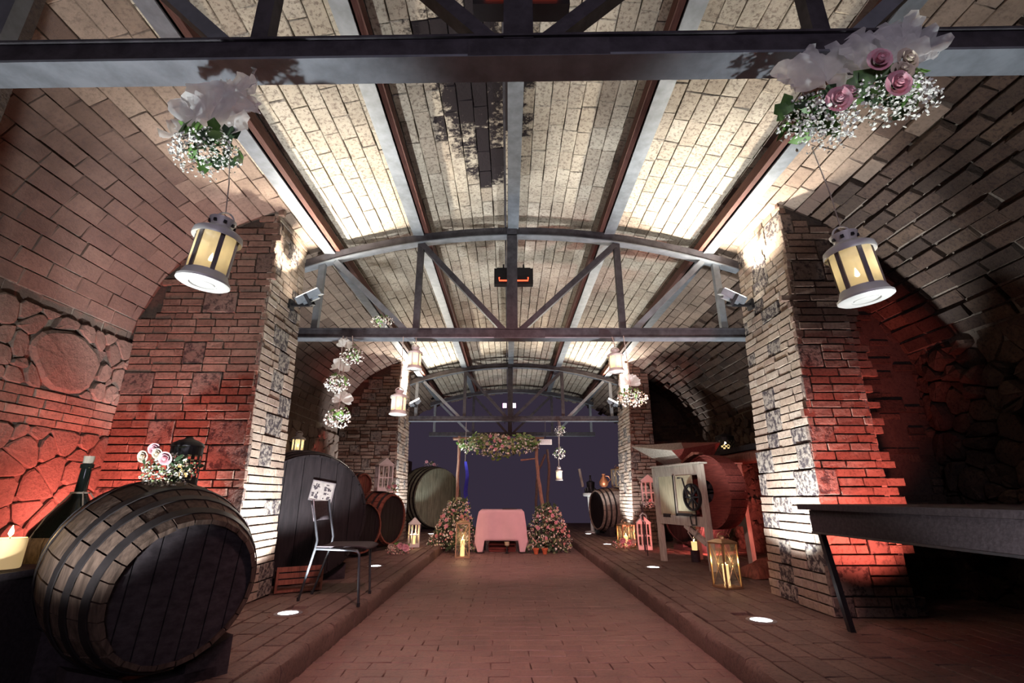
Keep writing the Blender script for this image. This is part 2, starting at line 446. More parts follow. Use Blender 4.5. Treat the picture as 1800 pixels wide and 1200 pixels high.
# courses of bricks running along the hall
cum = [0]
for a, b in zip(ARC, ARC[1:]): cum.append(cum[-1] + math.hypot(b[0] - a[0], b[1] - a[1]))
def at_s(s_):
    for i in range(len(ARC) - 1):
        if cum[i + 1] >= s_:
            f = (s_ - cum[i]) / (cum[i + 1] - cum[i]); a, b = ARC[i], ARC[i + 1]
            t = Vector((b[0] - a[0], 0, b[1] - a[1])).normalized()
            return Vector((a[0] + (b[0] - a[0]) * f, 0, a[1] + (b[1] - a[1]) * f)), t
    return Vector((ARC[-1][0], 0, ARC[-1][1])), Vector((0, 0, -1))
R = random.Random(3); items = []
cw = .133; s_ = .05; row = 0
while s_ < cum[-1]:
    w = cw * R.uniform(.93, 1.07)
    p, t = at_s(s_ + w / 2); nrm = Vector((t.z, 0, -t.x)).normalized()
    y = 1.1 + R.uniform(0, .28)
    right_rough = p.x > 2.9
    while y < VY1 - .1:
        L = R.uniform(.25, .31)
        prx = R.uniform(-.003, .004)
        if right_rough: prx = R.choice((-.02, 0, .01, .03, .06)) * R.uniform(.4, 1.2); 
        c = Vector((p.x, y + L / 2, p.z)) + nrm * (prx)
        g = R.choice((.0015, .002, .003, .008)) if not right_rough else .02
        xx_ = abs(p.x + R.uniform(-.12, .12) - .05); mt = 'vault_brick' if xx_ < 2.25 else 'vault_mid_brick' if xx_ < 2.85 else ('vault_side_brick' if p.x < 2.95 else 'dark_stone')  # bricks coloured darker outwards, painting in the shade towards the sides
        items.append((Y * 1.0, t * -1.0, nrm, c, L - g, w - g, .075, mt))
        y += L
    s_ += w; row += 1
def _fixframe(it):
    u, v, nn, *r = it
    if u.cross(v).dot(nn) < 0: v = -v
    return (u, v, nn, *r)
items = [_fixframe(i) for i in items]
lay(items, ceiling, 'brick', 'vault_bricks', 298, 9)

# ------------------------------------------------------------------ floors
floor = thing('floor', 'brown brick aisle floor running down the middle of the cellar', 'floor', kind='structure')
KX0, KX1 = -1.24, 1.33
mb = MB(); mb.box(((KX0 + KX1) / 2, 7.5, -.13), (KX1 - KX0 + .1, 21, .2)); mb.build('joint_bed', 'floor_joint', floor)
R = random.Random(5); items = []
y = .9; r_ = 0
while y < 16:
    h = .124; x = KX0 + (0 if r_ % 2 else -.125)
    while x < KX1 - .02:
        L = .25; x0 = max(x, KX0); x1 = min(x + L, KX1)
        if x1 - x0 > .03: items.append((X, Y, Z, Vector(((x0 + x1) / 2, y + h / 2, R.uniform(-.0025, .0015))), x1 - x0 - .002, h - .002, .04, 'floor_brick'))
        x += L
    y += h; r_ += 1
lay(items, floor, 'brick', 'paving_bricks', 298, 9)
PH = .13
for side, x0, x1, lab in ((-1, -3.9, KX0, 'raised tiled side floor on the left under the barrels'), (1, KX1, 4.5, 'raised tiled side floor on the right under the wine press')):
    pf = thing('floor_platform', lab, 'platform', kind='structure')
    mb = MB(); mb.box(((x0 + x1) / 2 + (-.05 if side < 0 else .05), 7.5, .03), (x1 - x0 - .1, 21, .15)); mb.build('slab', 'floor_joint', pf)
    items = []; R = random.Random(11 + side)
    x = (x1 - .13) if side < 0 else (x0 + .13)
    while (x > x0 + .05) if side < 0 else (x < x1 - .05):
        w = .145; y = .9 + R.uniform(0, .28)
        xc = x - w / 2 if side < 0 else x + w / 2
        while y < 16:
            L = R.uniform(.27, .31)
            if not any((xc - gx) ** 2 + (y + L / 2 - gy) ** 2 < .028 for gx, gy in GL):
                items.append((Y, -X, Z, Vector((xc, y + L / 2, PH + R.uniform(-.004, .002))), L - .008, w - .008, .04, 'floor_tile'))
            y += L
        x += w * side
    lay(items, pf, 'tile', 'floor_tiles', 290, 9)
    # filler round each recessed light
    # kerb stones
    items = []; y = .9; xc = (x1 - .065) if side < 0 else (x0 + .065)
    while y < 16:
        L = R.uniform(.3, .62)
        mbk = MB(); hw = .065
        prof = [(-hw, -.14), (-hw, -.012), (-hw + .03, .004), (hw - .03, .006), (hw - .006, -.006), (hw + .004, -.035), (hw, -.14)]
        if side > 0: prof = [(-a, b) for a, b in prof][::-1]
        k = len(prof); vs = []
        m_ = 4
        for q in range(m_ + 1):
            for a, b in prof: vs.append((a + R.uniform(-.005, .005), -L / 2 + .004 + (L - .008) * q / m_, b + R.uniform(-.004, .004)))
        fs = [(q * k + i, q * k + i + 1, (q + 1) * k + i + 1, (q + 1) * k + i) for q in range(m_) for i in range(k - 1)] + [tuple(range(k))[::-1], tuple(m_ * k + i for i in range(k))]
        mbk.rv = R.random(); mbk.add(vs, fs); mbk.build('kerb_stone', 'floor_tile', pf, True, (xc, y + L / 2, PH))
        y += L

# ------------------------------------------------------------------ pillars with thin bricks and stone blocks
def face_items(org, u, nrm, W_, H_, R, lean=None, **kw):
    out = []
    for (a, z, w, h, k) in courses(W_, H_, R, **kw):
        g = .011
        mt = ('pillar_stone' if k == 's' else 'pillar_brick') if abs(nrm.x) > .5 else ('front_redlit_stone' if k == 's' else 'front_redlit_brick')
        c = org + u * (a + w / 2) + Z * (z + h / 2) + nrm * R.uniform(-.004, .007)
        if lean: c = lean(c)
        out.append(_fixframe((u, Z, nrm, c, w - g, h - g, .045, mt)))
    return out
def pillar(side, xi, xi_top, y0, y1, xo, label, detail=True, top=None):
    p = thing('brick_pillar', label, 'pillar', kind='structure')
    H = 4.0
    def lean(c): return Vector((c.x + (xi_top - xi) * (c.z - PH) / 2.6, c.y, c.z))
    mb = MB()
    pts = []
    # core: follows the vault at its top
    nx_ = 8; a0, a1 = (xo, xi) if side < 0 else (xi, xo)
    vs = []
    for y in (y0 + .03, y1 - .03):
        for k in range(nx_ + 1):
            xx = a0 + (a1 - a0) * k / nx_
            xin = .03 * (1 if side < 0 else -1)
            if side < 0 and k == nx_: xx -= .03
            if side > 0 and k == 0: xx += .03
            zt = min(vault_z(xx) + .12, 4.25)
            fo = (k / nx_) if side < 0 else (1 - k / nx_)
            b = Vector((xx, y, PH - .05)); tpt = Vector((xx + (xi_top - xi) * (zt - PH) / 2.6 * fo, y, zt))
            vs += [b, tpt]
    m = nx_ + 1; fs = []
    for q in (0, 1):
        for k in range(nx_):
            i = (q * m + k) * 2; f = (i, i + 2, i + 3, i + 1); fs.append(f if q == 0 else f[::-1])
    for k in range(nx_): i = k * 2; j = (m + k) * 2; fs.append((i + 1, i + 3, j + 3, j + 1))
    fs += [(0, 1, 2 * m + 1, 2 * m), (2 * nx_, 2 * m + 2 * nx_, 2 * m + 2 * nx_ + 1, 2 * nx_ + 1)]
    mb.add(vs, fs); mb.build('mortar_core', 'mortar', p)
    if not detail: return p
    R = random.Random(int(y0 * 10) + side)
    inner = face_items(Vector((xi, y0, PH)), Y, X * (-side), y1 - y0, vault_z(xi) - PH + .02, R, lean, pstone=.42)
    fw = abs(xo - xi); fx = min(xi, xo)
    # blocks at the base of the front edge are shared with the inner face corner
    front = face_items(Vector((fx, y0, PH)), X, -Y, fw, 3.75, R, lean if side > 99 else None, pstone=.32)
    keep = []
    for it in front:
        c = it[3]; w = it[4]
        lo, hi = c.x - w / 2, c.x + w / 2
        if c.z + it[5] / 2 > min(vault_z(lo), vault_z(hi)) + .03: continue
        edge = xi + (xi_top - xi) * (c.z - PH) / 2.6
        # stretch the pieces that meet the inner corner so that both faces close
        if side < 0 and hi > xi - .02: w2 = edge - lo; c = Vector(((lo + edge) / 2, c.y, c.z)); it = (*it[:3], c, w2, *it[5:])
        if side > 0 and lo < xi + .02: w2 = hi - edge; c = Vector(((hi + edge) / 2, c.y, c.z)); it = (*it[:3], c, w2, *it[5:])
        keep.append(it)
    if side > 0 and y0 < 6:   # ragged outer edge of the right-hand pillar
        keep2 = []
        for it in keep:
            c = it[3]; hi = c.x + it[4] / 2
            keep2.append(it)
            if hi > xo - .01 and R.random() < .6:
                ww = R.uniform(.05, .16); keep2.append((*it[:3], Vector((xo + ww / 2, c.y + .02, c.z)), ww, *it[5:]))
        keep = keep2
        outer = face_items(Vector((xo, y0, PH)), Y, X, y1 - y0, 3.3, R)
        keep += outer
    lay(inner + keep, p, 'brick', 'small_bricks', 298 if y0 < 6 else 60, 9)
    return p
pillar(-1, -2.225, -2.315, 4.25, 4.98, -3.52, 'brick pillar behind the big foreground barrel, lit red at its front')
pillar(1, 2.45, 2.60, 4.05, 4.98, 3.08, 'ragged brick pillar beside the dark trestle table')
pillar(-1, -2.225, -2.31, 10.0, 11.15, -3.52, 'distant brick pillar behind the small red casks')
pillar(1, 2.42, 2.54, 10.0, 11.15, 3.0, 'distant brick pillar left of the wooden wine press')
pillar(-1, -2.30, -2.36, 1.20, 1.85, -3.52, 'left brick pillar carrying the nearest truss, outside the picture', detail=False)
pillar(1, 2.55, 2.62, 1.15, 1.80, 4.2, 'right brick pillar carrying the nearest truss, outside the picture', detail=False)

# ------------------------------------------------------------------ side walls: rubble stones as irregular polygons
def rubble(y0, y1, z0, z1, cell, R, boulders=()):
    """Voronoi cells of scattered points: list of polygons in (y, z)"""
    P = [(b[0], b[1], b[2]) for b in boulders]
    n = int((y1 - y0) * (z1 - z0) / (cell * cell * .62)); tries = 0
    while len(P) < n and tries < n * 12:
        tries += 1; p = (R.uniform(y0, y1), R.uniform(z0, z1), cell * R.uniform(.3, .62))
        if all(math.hypot((p[0] - q[0]), (p[1] - q[1]) * 1.5) > p[2] * .62 + q[2] * .62 for q in P): P.append(p)
    out = []
    for i, p in enumerate(P):
        poly = [(y0, z0), (y1, z0), (y1, z1), (y0, z1)]
        lim = max(3.2 * cell, p[2] * 3.5)
        for k, q in enumerate(P):
            if k == i or abs(q[0] - p[0]) > lim or abs(q[1] - p[1]) > lim: continue
            dx, dz = q[0] - p[0], (q[1] - p[1]) ; L2 = dx * dx + dz * dz; f = .5 + .5 * (p[2] ** 2 - q[2] ** 2) / L2 * .9
            f = min(.85, max(.15, f)); mx, mz = p[0] + dx * f, p[1] + dz * f
            new = []
            for a in range(len(poly)):
                A, B = poly[a], poly[(a + 1) % len(poly)]
                da = (A[0] - mx) * dx + (A[1] - mz) * dz; db = (B[0] - mx) * dx + (B[1] - mz) * dz
                if da <= 0: new.append(A)
                if (da < 0) != (db < 0) and da != db:
                    t = da / (da - db); new.append((A[0] + (B[0] - A[0]) * t, A[1] + (B[1] - A[1]) * t))
            poly = new
            if len(poly) < 3: break
        if len(poly) < 3: continue
        # drop slivers and round the corners
        k = len(poly); rp = []
        for a in range(k):
            A, B, C = poly[a - 1], poly[a], poly[(a + 1) % k]
            rp += [tuple(B[j] + (A[j] - B[j]) * .22 for j in (0, 1)), tuple(B[j] + (C[j] - B[j]) * .22 for j in (0, 1))]
        out.append(rp)
    return out
def stone_obj(poly, place, nrm, depth, mat, parent, R, mb=None):
    cy = sum(p[0] for p in poly) / len(poly); cz = sum(p[1] for p in poly) / len(poly)
    k = len(poly); vs = []
    sh = lambda f, d, j=0: [place(cy + (p[0] - cy) * f, cz + (p[1] - cz) * f) + nrm * (d + R.uniform(-j, j)) for p in poly]
    rings = [sh(.975, -.05), sh(.955, depth * .5, .004), sh(.86, depth, depth * .2)]
    for g in rings: vs += g
    vs.append(place(cy, cz) + nrm * depth * R.uniform(1.0, 1.3))
    fs = []
    for q in range(2):
        for i in range(k): i2 = (i + 1) % k; fs.append((q * k + i, q * k + i2, (q + 1) * k + i2, (q + 1) * k + i))
    for i in range(k): fs.append((2 * k + i, 2 * k + (i + 1) % k, 3 * k))
    if nrm.x < 0: fs = [f[::-1] for f in fs]
    if mb is not None: mb.rv = R.random(); mb.add(vs, fs); return
    m_ = MB(); m_.rv = R.random(); m_.add(vs, fs); m_.build('stone', mat, parent)
def side_wall(name, label, x, side, segs, mat, seed):
    w = thing(name, label, 'wall', kind='structure')
    mb = MB(); mb.box((x + side * .11, 7.5, 1.05), (.2, 21, 2.3)); mb.build('mortar_bed', 'wall_mortar' if side < 0 else 'mortar', w)
    nrm = X * -side; R = random.Random(seed)
    for (y0, y1, z0, z1, cell, how) in segs:
        place = lambda yy, zz: Vector((x, yy, zz))
        if how == 'brick':
            items = []
            for (a, z, ww, h, k) in courses(y1 - y0, z1 - z0, R, 0, .068, (.2, .3)):
                items.append(_fixframe((Y, Z, nrm, Vector((x, y0 + a + ww / 2, z0 + z + h / 2)) + nrm * R.uniform(0, .012), ww - .008, h - .008, .05, 'wall_stone' if side > 9 else 'front_redlit_brick')))
            lay(items, w, 'brick', 'small_bricks', 60, 9)
        elif how == 'stone':
            for poly in rubble(y0, y1, z0, z1, cell, R, [(3.66, 2.04, .50)] if z0 == 1.77 else ()): stone_obj(poly, place, nrm, R.uniform(.008, .03) if side < 0 else R.uniform(.03, .14), mat, w, R)
        else:
            mbr = MB()
            for poly in rubble(y0, y1, z0, z1, cell, R): stone_obj(poly, place, nrm, R.uniform(.01, .04) if side < 0 else R.uniform(.03, .12), mat, w, R, mbr)
            mbr.build('rubble', mat, w, kind='stuff')
    return w
wl = side_wall('wall_left', 'rough rubble and brick left wall of the cellar lit red', -3.52, -1,
          [(1.7, 4.3, .1, 1.50, .23, 'stone'), (1.7, 4.3, 1.50, 1.77, .2, 'brick'), (1.7, 4.3, 1.77, 2.36, .19, 'stone'),
           (4.95, 10.3, .1, 2.2, .26, 'stuff'), (11.1, 15.5, .1, 2.2, .4, 'stuff')], 'wall_stone', 21)
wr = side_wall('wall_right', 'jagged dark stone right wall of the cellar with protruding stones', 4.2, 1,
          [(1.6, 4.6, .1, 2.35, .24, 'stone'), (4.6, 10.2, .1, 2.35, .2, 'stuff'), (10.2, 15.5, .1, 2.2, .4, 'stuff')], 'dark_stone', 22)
# cross walls closing the right-hand bays behind the pillars
for (yy, lab, det, xa) in ((4.75, 'rubble cross wall in shadow behind the right brick pillar', True, 3.1), (10.8, 'dark cross wall joining the distant right pillar to the side wall', False, 3.0)):
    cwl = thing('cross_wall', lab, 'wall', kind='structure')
    mb = MB()
    nxx = 6; vs = []
    for y in (yy, yy + .3):
        for k in range(nxx + 1):
            xx = xa - .06 + (4.25 - xa) * k / nxx; vs += [(xx, y, .08), (xx, y, min(vault_z(xx) + .12, 4.2))]
    m_ = nxx + 1; fs = []
    for q in (0, 1):
        for k in range(nxx): i = (q * m_ + k) * 2; f = (i, i + 2, i + 3, i + 1); fs.append(f if q == 0 else f[::-1])
    mb.add(vs, fs); mb.build('mortar_bed', 'mortar', cwl)
    R = random.Random(int(yy * 7)); its = []
    for (a, z, ww, h, k) in courses(4.2 - xa, 3.2, R, .35, .07):
        xx = xa + a + ww / 2; zz = PH + z + h / 2
        if zz + h / 2 > vault_z(min(4.15, xx + ww / 2)): continue
        if R.random() < .08: continue
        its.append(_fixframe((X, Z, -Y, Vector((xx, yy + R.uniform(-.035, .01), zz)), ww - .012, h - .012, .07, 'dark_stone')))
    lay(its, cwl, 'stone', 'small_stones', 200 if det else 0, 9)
# night-dark walls beyond the end of the vault
# ------------------------------------------------------------------ roof trusses
def arch_z(x): # underside line of the arch chord
    return vault_z(x) - .20
CX = .12
def truss(y, label, xl, xr, yaw=0, zoff=0.0, zb=2.645, full=True):
    t = thing('roof_truss', label, 'truss', (CX, y, 0), yaw, 'steel trusses across the vault')
    L, Rr = xl - CX, xr - CX
    mb = MB()
    # bottom chord: two channels back to back, steel face below and dark web
    mb.box(((L + Rr) / 2, 0, zb + .006), (Rr - L, .125, .012)); mb.build('bottom_flange', 'steel', t)
    mb = MB(); mb.box(((L + Rr) / 2, 0, zb + .062), (Rr - L, .10, .10)); mb.box(((L + Rr) / 2, 0, zb + .112), (Rr - L, .125, .012))
    mb.build('bottom_chord', 'steel_dark', t)
    mb = MB(); mb.box((0, -.057, zb + .045), (.56, .012, .085)); mb.box((0, .057, zb + .045), (.56, .012, .085)); mb.build('splice_plate', 'steel_dark', t)
    # arch chord
    mb = MB(); mb2 = MB(); nn = 24
    for k in range(nn):
        a = L + (Rr - L) * k / nn; b = L + (Rr - L) * (k + 1) / nn
        za, zb2 = AZ(a + CX) + zoff, AZ(b + CX) + zoff
        mb.bar((a, 0, za), (b, 0, zb2), .012, .11, (0, 1, 0))
        mb2.bar((a, 0, za + .055), (b, 0, zb2 + .055), .10, .085, (0, 1, 0))
    mb.build('arch_flange', 'steel', t); mb2.build('arch_chord', 'steel_dark', t)
    top = lambda x: AZ(x + CX) + zoff
    mb = MB(); mb.box((-.08, 0, (zb + .1 + top(-.08) + .1) / 2), (.12, .11, top(-.08) - zb)); mb.build('king_post', 'steel_dark', t)
    for sx in (-1, 1):
        xm = 1.15 * sx; xo = 2.13 * sx
        if not full and False: continue
        mb = MB(); mb.bar((xm, 0, zb + .1), (xm, 0, top(xm)), .07, .06, (0, 1, 0)); mb.build('post', 'steel_dark', t)
        mb = MB(); mb.bar((sx * .10 - .08, 0, zb + .11), (xm - .02 * sx, 0, top(xm) - .02), .062, .07, (0, 1, 0)); mb.build('brace', 'steel_dark', t)
        mb = MB(); mb.bar((xm + .12 * sx, 0, zb + .11), (xo, 0, top(xo) - .02), .062, .07, (0, 1, 0)); mb.build('brace', 'steel', t)
        xe = 2.28 * sx
        mb = MB(); mb.bar((xe, 0, zb + .1), (xe, 0, top(xe)), .07, .06, (0, 1, 0)); mb.build('post', 'steel', t)
    return t
def AZ(x): # arch chord underside: circular segment through the pillar tops
    u = (x - CX) / 2.45
    return 3.93 - .42 * abs(u) ** 2.0
truss(1.50, 'nearest steel truss, its bottom beam crossing the top of the picture', -2.36, 2.62, math.radians(-.9))
truss(5.02, 'middle steel truss between the two near brick pillars', -2.38, 2.66)
truss(11.10, 'far steel truss above the flower arbour', -2.36, 2.60)
truss(14.0, 'farthest dim steel truss beyond the arbour', -2.3, 2.5)
# purlins along the hall
for i, (px, pz, wd) in enumerate(((-2.08, AZ(-2.08) + .10, -1), (-1.06, AZ(-1.06) + .10, 1), (.055, AZ(.05) + .09, -1), (1.19, AZ(1.19) + .10, -1), (2.33, AZ(2.3) + .10, -1))):
    lab = ['outer purlin over the left brick pillars', 'second purlin from the left, under the brick vault', 'middle purlin beside the soot-blackened bricks', 'second purlin from the right, under the brick vault', 'outer purlin over the right brick pillars'][i]
    p = thing('roof_purlin', 'grey steel ' + lab, 'purlin', (px, 7.2, pz), 0, 'purlins along the vault')
    mb = MB(); mb.box((0, 0, 0), (.125, 14.4, .014)); mb.build('bottom_flange', 'steel', p)
    mb = MB(); mb.box((0, 0, .06), (.012, 14.4, .11)); mb.box((0, 0, .12), (.12, 14.4, .012)); mb.build('web', 'steel_dark', p)
    k = {0: 1, 1: 1, 2: -1, 3: -1, 4: -1}[i]
    mb = MB(); mb.box((k * .092, 0, .075), (.05 if i != 2 else .02, 14.4, .10)); mb.build('batten', 'rust_batten' if i != 2 else 'steel_dark', p)
# ------------------------------------------------------------------ lamps and heaters
def ground_light(i, gx, gy):
    words = ['left-hand row, beside the near end of the foreground barrel', 'in front of the left brick pillar', 'behind the metal chair', 'beside the left floor lantern', 'below the round green cask',
             'right-hand row, nearest to the camera', 'in front of the right brick pillar', 'in front of the wooden wine press', 'beside the distant right lanterns', 'below the pale-striped cask']
    g = thing('ground_light', 'round recessed floor light ' + words[i], 'floor light', (gx, gy, PH), 0, 'recessed floor lights')
    mb = MB(); mb.lathe([(.15, -.03), (.15, .001), (.10, .001), (.10, -.03)], 24, cap=False); mb.build('surround', 'floor_joint', g)
    mb = MB(); mb.lathe([(.105, -.02), (.105, .004), (.078, .008), (.074, -.0)], 24, cap=False); mb.build('ring', 'grey_metal', g, True)
    mb = MB(); mb.lathe([(.076, -.03), (.075, .003), (.001, .005)], 24); mb.build('lens', 'lamp_white', g)
for i, (gx, gy) in enumerate(GL): ground_light(i, gx, gy)
def floodlight(loc, side, label):
    f = thing('floodlight', label, 'floodlight', loc, 0, 'floodlights on the pillars')
    s = -side
    rot = Matrix.Rotation(math.radians(-28) * s, 3, 'Y') @ Matrix.Rotation(math.radians(24), 3, 'X')
    mb = MB(); mb.box(rot @ Vector((0, 0, 0)), (.26, .19, .07), rot); mb.box(rot @ Vector((0, 0, -.045)), (.17, .12, .03), rot)
    mb.build('housing', 'steel', f)
    mb = MB(); mb.box(rot @ Vector((0, 0, .038)), (.23, .16, .006), rot); mb.build('glass', 'flood_lens', f)
    mb = MB()
    mb.box(rot @ Vector((-.02 * s, -.10, -.03)), (.03, .012, .13), rot); mb.box(rot @ Vector((-.02 * s, .10, -.03)), (.03, .012, .13), rot)
    mb.box(rot @ Vector((-.02 * s, 0, -.095)), (.03, .21, .012), rot); mb.build('bracket', 'black_metal', f)
    mb = MB(); mb.bar(rot @ Vector((-.02 * s, 0, -.095)), (-.19 * s, 0, -.10), .03, .03); mb.box((-.185 * s, 0, -.1), (.03, .1, .1)); mb.build('wall_arm', 'black_metal', f)
floodlight((-2.12, 4.70, 3.03), -1, 'grey floodlight on the left near pillar, tilted up at the vault')
floodlight((2.38, 4.70, 3.03), 1, 'grey floodlight on the right near pillar, tilted up at the vault')
floodlight((-2.12, 10.75, 3.03), -1, 'small far floodlight on the left distant pillar')
floodlight((2.36, 10.75, 3.03), 1, 'small far floodlight on the right distant pillar')
def heater(y, z, label):
    h = thing('infrared_heater', label, 'heater', (.06, y, z), 0, 'infrared heaters on the trusses')
    mb = MB(); mb.box((0, 0, .0), (.46, .09, .20)); mb.box((0, 0, .105), (.40, .07, .02)); mb.build('housing', 'black_metal', h)
    mb = MB(); mb.tube([(-.17, -.05, -.02), (-.17, -.05, -.06), (.17, -.05, -.06), (.17, -.05, -.02)], .009, 8); mb.build('glowing_tube', 'heater_red', h)
    for q in (-.12, .12): mb = MB(); mb.box((q, .0, .13), (.02, .03, .08)); mb.build('hanger', 'steel_dark', h)
heater(5.19, 3.48, 'black infrared heater with glowing red tube behind the middle truss')
heater(1.70, 3.31, 'black infrared heater behind the nearest truss, red glow at the top edge')
for k, (x_, w) in enumerate(((-.115, .07), (.145, .10))):
    t = thing('stage_lamp', ['small square stage lamp glowing pink, left of the far king post', 'larger square stage lamp glowing pink, right of the far king post'][k], 'lamp', (x_, 13.85, 3.52), 0)
    mb = MB(); mb.box((0, .06, 0), (w + .06, .10, .17)); mb.build('housing', 'black_metal', t)
    mb = MB(); mb.box((0, .004, 0), (w + .03, .012, .13)); mb.build('lens', 'lamp_pink', t)
    mb = MB(); mb.box((0, .06, -.3), (.02, .02, .46)); mb.build('bracket', 'steel_dark', t)

# ------------------------------------------------------------------ barrels
def barrel(C, R0, az, pitch, bulge, L, label, mat='barrel_wood', headmat='barrel_dark', nst=26, cradle=True, group=None, hoops=(.07, .2, .34, .66, .8, .93), cat='barrel'):
    """axis: local +Z points out of the visible head"""
    d = Vector((math.cos(az) * math.cos(pitch), math.sin(az) * math.cos(pitch), -math.sin(pitch)))
    zloc = d; xloc = Vector((-math.sin(az), math.cos(az), 0)); yloc = zloc.cross(xloc)
    base = thing('wine_barrel', label, cat, (C[0], C[1], PH), 0, group)
    rot = Matrix((xloc, yloc, zloc)).transposed()
    off = Vector((0, 0, C[2] - PH))
    T = rot.to_4x4(); T.translation = off
    rad = lambda k: R0 * (1 + (bulge - 1) * 4 * k * (1 - k))
    R = random.Random(int(C[1] * 100))
    # staves: each its own piece
    for s_ in range(nst):
        a0 = 2 * PI * s_ / nst; a1 = 2 * PI * (s_ + 1) / nst; g = .006 / R0 / 2; vs = []; m = 10
        dr = R.uniform(-.002, .003)
        for q in range(m + 1):
            k = q / m; r = rad(k) + dr
            for a, rr in ((a0 + g, r), (a1 - g, r), (a1 - g, r - .022), (a0 + g, r - .022)):
                vs.append(T @ Vector((rr * math.cos(a), rr * math.sin(a), .035 - k * (L + .07))))
        fs = [(q * 4 + i, (q + 1) * 4 + i, (q + 1) * 4 + (i + 1) % 4, q * 4 + (i + 1) % 4) for q in range(m) for i in range(4)] + [(0, 1, 2, 3), (m * 4 + 3, m * 4 + 2, m * 4 + 1, m * 4)]
        mb = MB(); mb.rv = R.random(); mb.add(vs, fs); mb.build('stave', mat, base)
    # head boards
    for zz, sgn in ((0, 1), (-L, -1)):
        nb = 7
        for b in range(nb):
            x0 = -R0 + 2 * R0 * b / nb + .003; x1 = -R0 + 2 * R0 * (b + 1) / nb - .003
            vs = []; m = 6
            for q in range(m + 1):
                xx = x0 + (x1 - x0) * q / m; hh = math.sqrt(max(0, (R0 * .985) ** 2 - xx * xx))
                for yy, dz in ((-hh, 0), (hh, 0), (-hh, -.02), (hh, -.02)): vs.append(T @ Vector((xx, yy, zz + dz * sgn)))
            fs = []
            for q in range(m): i = q * 4; fs += [(i, i + 4, i + 5, i + 1), (i + 2, i + 3, i + 7, i + 6)]
            fs += [(0, 1, 3, 2), (m * 4, m * 4 + 2, m * 4 + 3, m * 4 + 1)]
            if sgn > 0 or L < 2:
                mb = MB(); mb.add(vs, fs); mb.build('head_board', headmat if sgn > 0 else mat, base)
            if sgn < 0 and b == 99: break
    for k in hoops:
        zz = .035 - k * (L + .07); r0 = rad(k) + .003
        mb = MB(); hw = .018 if R0 < .45 else .026
        k2 = k + hw / (L); k1 = k - hw / L
        mb.lathe([(rad(max(0, k2)) + .002, zz - hw), (rad(max(0, k2)) + .0075, zz - hw), (rad(max(k1, 0)) + .0075, zz + hw), (rad(max(k1, 0)) + .002, zz + hw)], 40, T, cap=False)
        mb.build('hoop', 'hoop', base, True)
    if cradle:
        for k in (.22, .8):
            ax = off + d * -(k * L); fx = Vector((ax.x, ax.y, 0)); r = rad(k)
            zc = ax.z - r * .86
            mb = MB()
            for sg in (-1, 1):
                p = fx + xloc * (sg * r * .62)
                vs = []
                hh = max(.06, ax.z - r * .74); w = .06
                q0 = p - xloc * sg * .12; q1 = p + xloc * sg * .09
                dd = Vector((d.x, d.y, 0)).normalized()
                for s2 in (-1, 1):
                    vs += [q0 + dd * w * s2, q1 + dd * w * s2, q1 + dd * w * s2 + Z * hh, q0 + dd * w * s2 + Z * max(.02, hh - .09)]
                mb.add(vs, [(0, 1, 2, 3), (7, 6, 5, 4), (0, 4, 5, 1), (1, 5, 6, 2), (2, 6, 7, 3), (3, 7, 4, 0)])
            mb.bar(fx - xloc * r * .7 + Z * .025, fx + xloc * r * .7 + Z * .025, .12, .05, (0, 0, 1))
            mb.build('cradle', 'dark_wood', base)
    return base, T
B1, T1 = barrel((-1.553, 2.53, .576), .326, -.61, .166, 1.34, .80, 'large weathered brown barrel lying in the left foreground, flowers on its top', 'barrel_wood', 'barrel_dark')
B2, T2 = barrel((-2.17, 5.46, .80), .635, -.95, 0, 1.12, .85, 'biggest dark cask behind the metal chair with a framed print on its head', 'barrel_brown', 'barrel_brown', 34)
barrel((-1.87, 13.35, .97), .745, -.79, 0, 1.1, .9, 'round greenish cask head seen beyond the left arbour post', 'barrel_green', 'barrel_green', 34)
barrel((-2.02, 8.75, .63), .40, -.35, 0, 1.16, .9, 'red-lit cask at the left wall carrying the white lantern', 'barrel_red', 'barrel_brown')
barrel((-2.22, 7.75, .55), .36, -.55, 0, 1.16, .8, 'dark red cask standing low between the big cask and the white-lantern cask', 'barrel_red', 'barrel_brown')
barrel((-2.28, 7.80, 1.172), .17, -.45, 0, 1.15, .5, 'smallest cask with an orange-lit head, stacked on top of the others', 'barrel_red', 'barrel_red', 16, False)
barrel((2.08, 11.85, .70), .43, PI + .25, 0, 1.16, .75, 'pale-striped cask beside the distant right pillar', 'barrel_pale', 'barrel_brown')
barrel((2.95, 8.6, .66), .40, PI + .5, 0, 1.15, .7, 'dark cask in shadow behind the wine press', 'barrel_brown', 'barrel_brown')
# framed print on the head of the big cask
F2 = Matrix.Translation(Vector((-2.17, 5.46, PH))) @ T2
t = thing('framed_print', 'small framed print of four pictures fixed to the big dark cask', 'picture', (-2.17, 5.46, PH))
PT = T2 @ Matrix.Translation((.125, .25, .022)) @ Matrix.Rotation(math.radians(-9), 4, 'Z')
def tbox(mb, T, c, size):
    x, y, z = (q / 2 for q in size)
    vs = [T @ (Vector(c) + Vector((a, b, d))) for a in (-x, x) for b in (-y, y) for d in (-z, z)]
    mb.add(vs, [(0, 1, 3, 2), (4, 6, 7, 5), (0, 4, 5, 1), (2, 3, 7, 6), (0, 2, 6, 4), (1, 5, 7, 3)])
mb = MB(); tbox(mb, PT, (0, 0, .0), (.24, .20, .012)); mb.build('backing', 'paper', t)
mb = MB()
for c, sz in (((0, .1, .008), (.25, .012, .012)), ((0, -.1, .008), (.25, .012, .012)), ((-.12, 0, .008), (.012, .2, .012)), ((.12, 0, .008), (.012, .2, .012))): tbox(mb, PT, c, sz)
mb.build('frame', 'grey_metal', t)
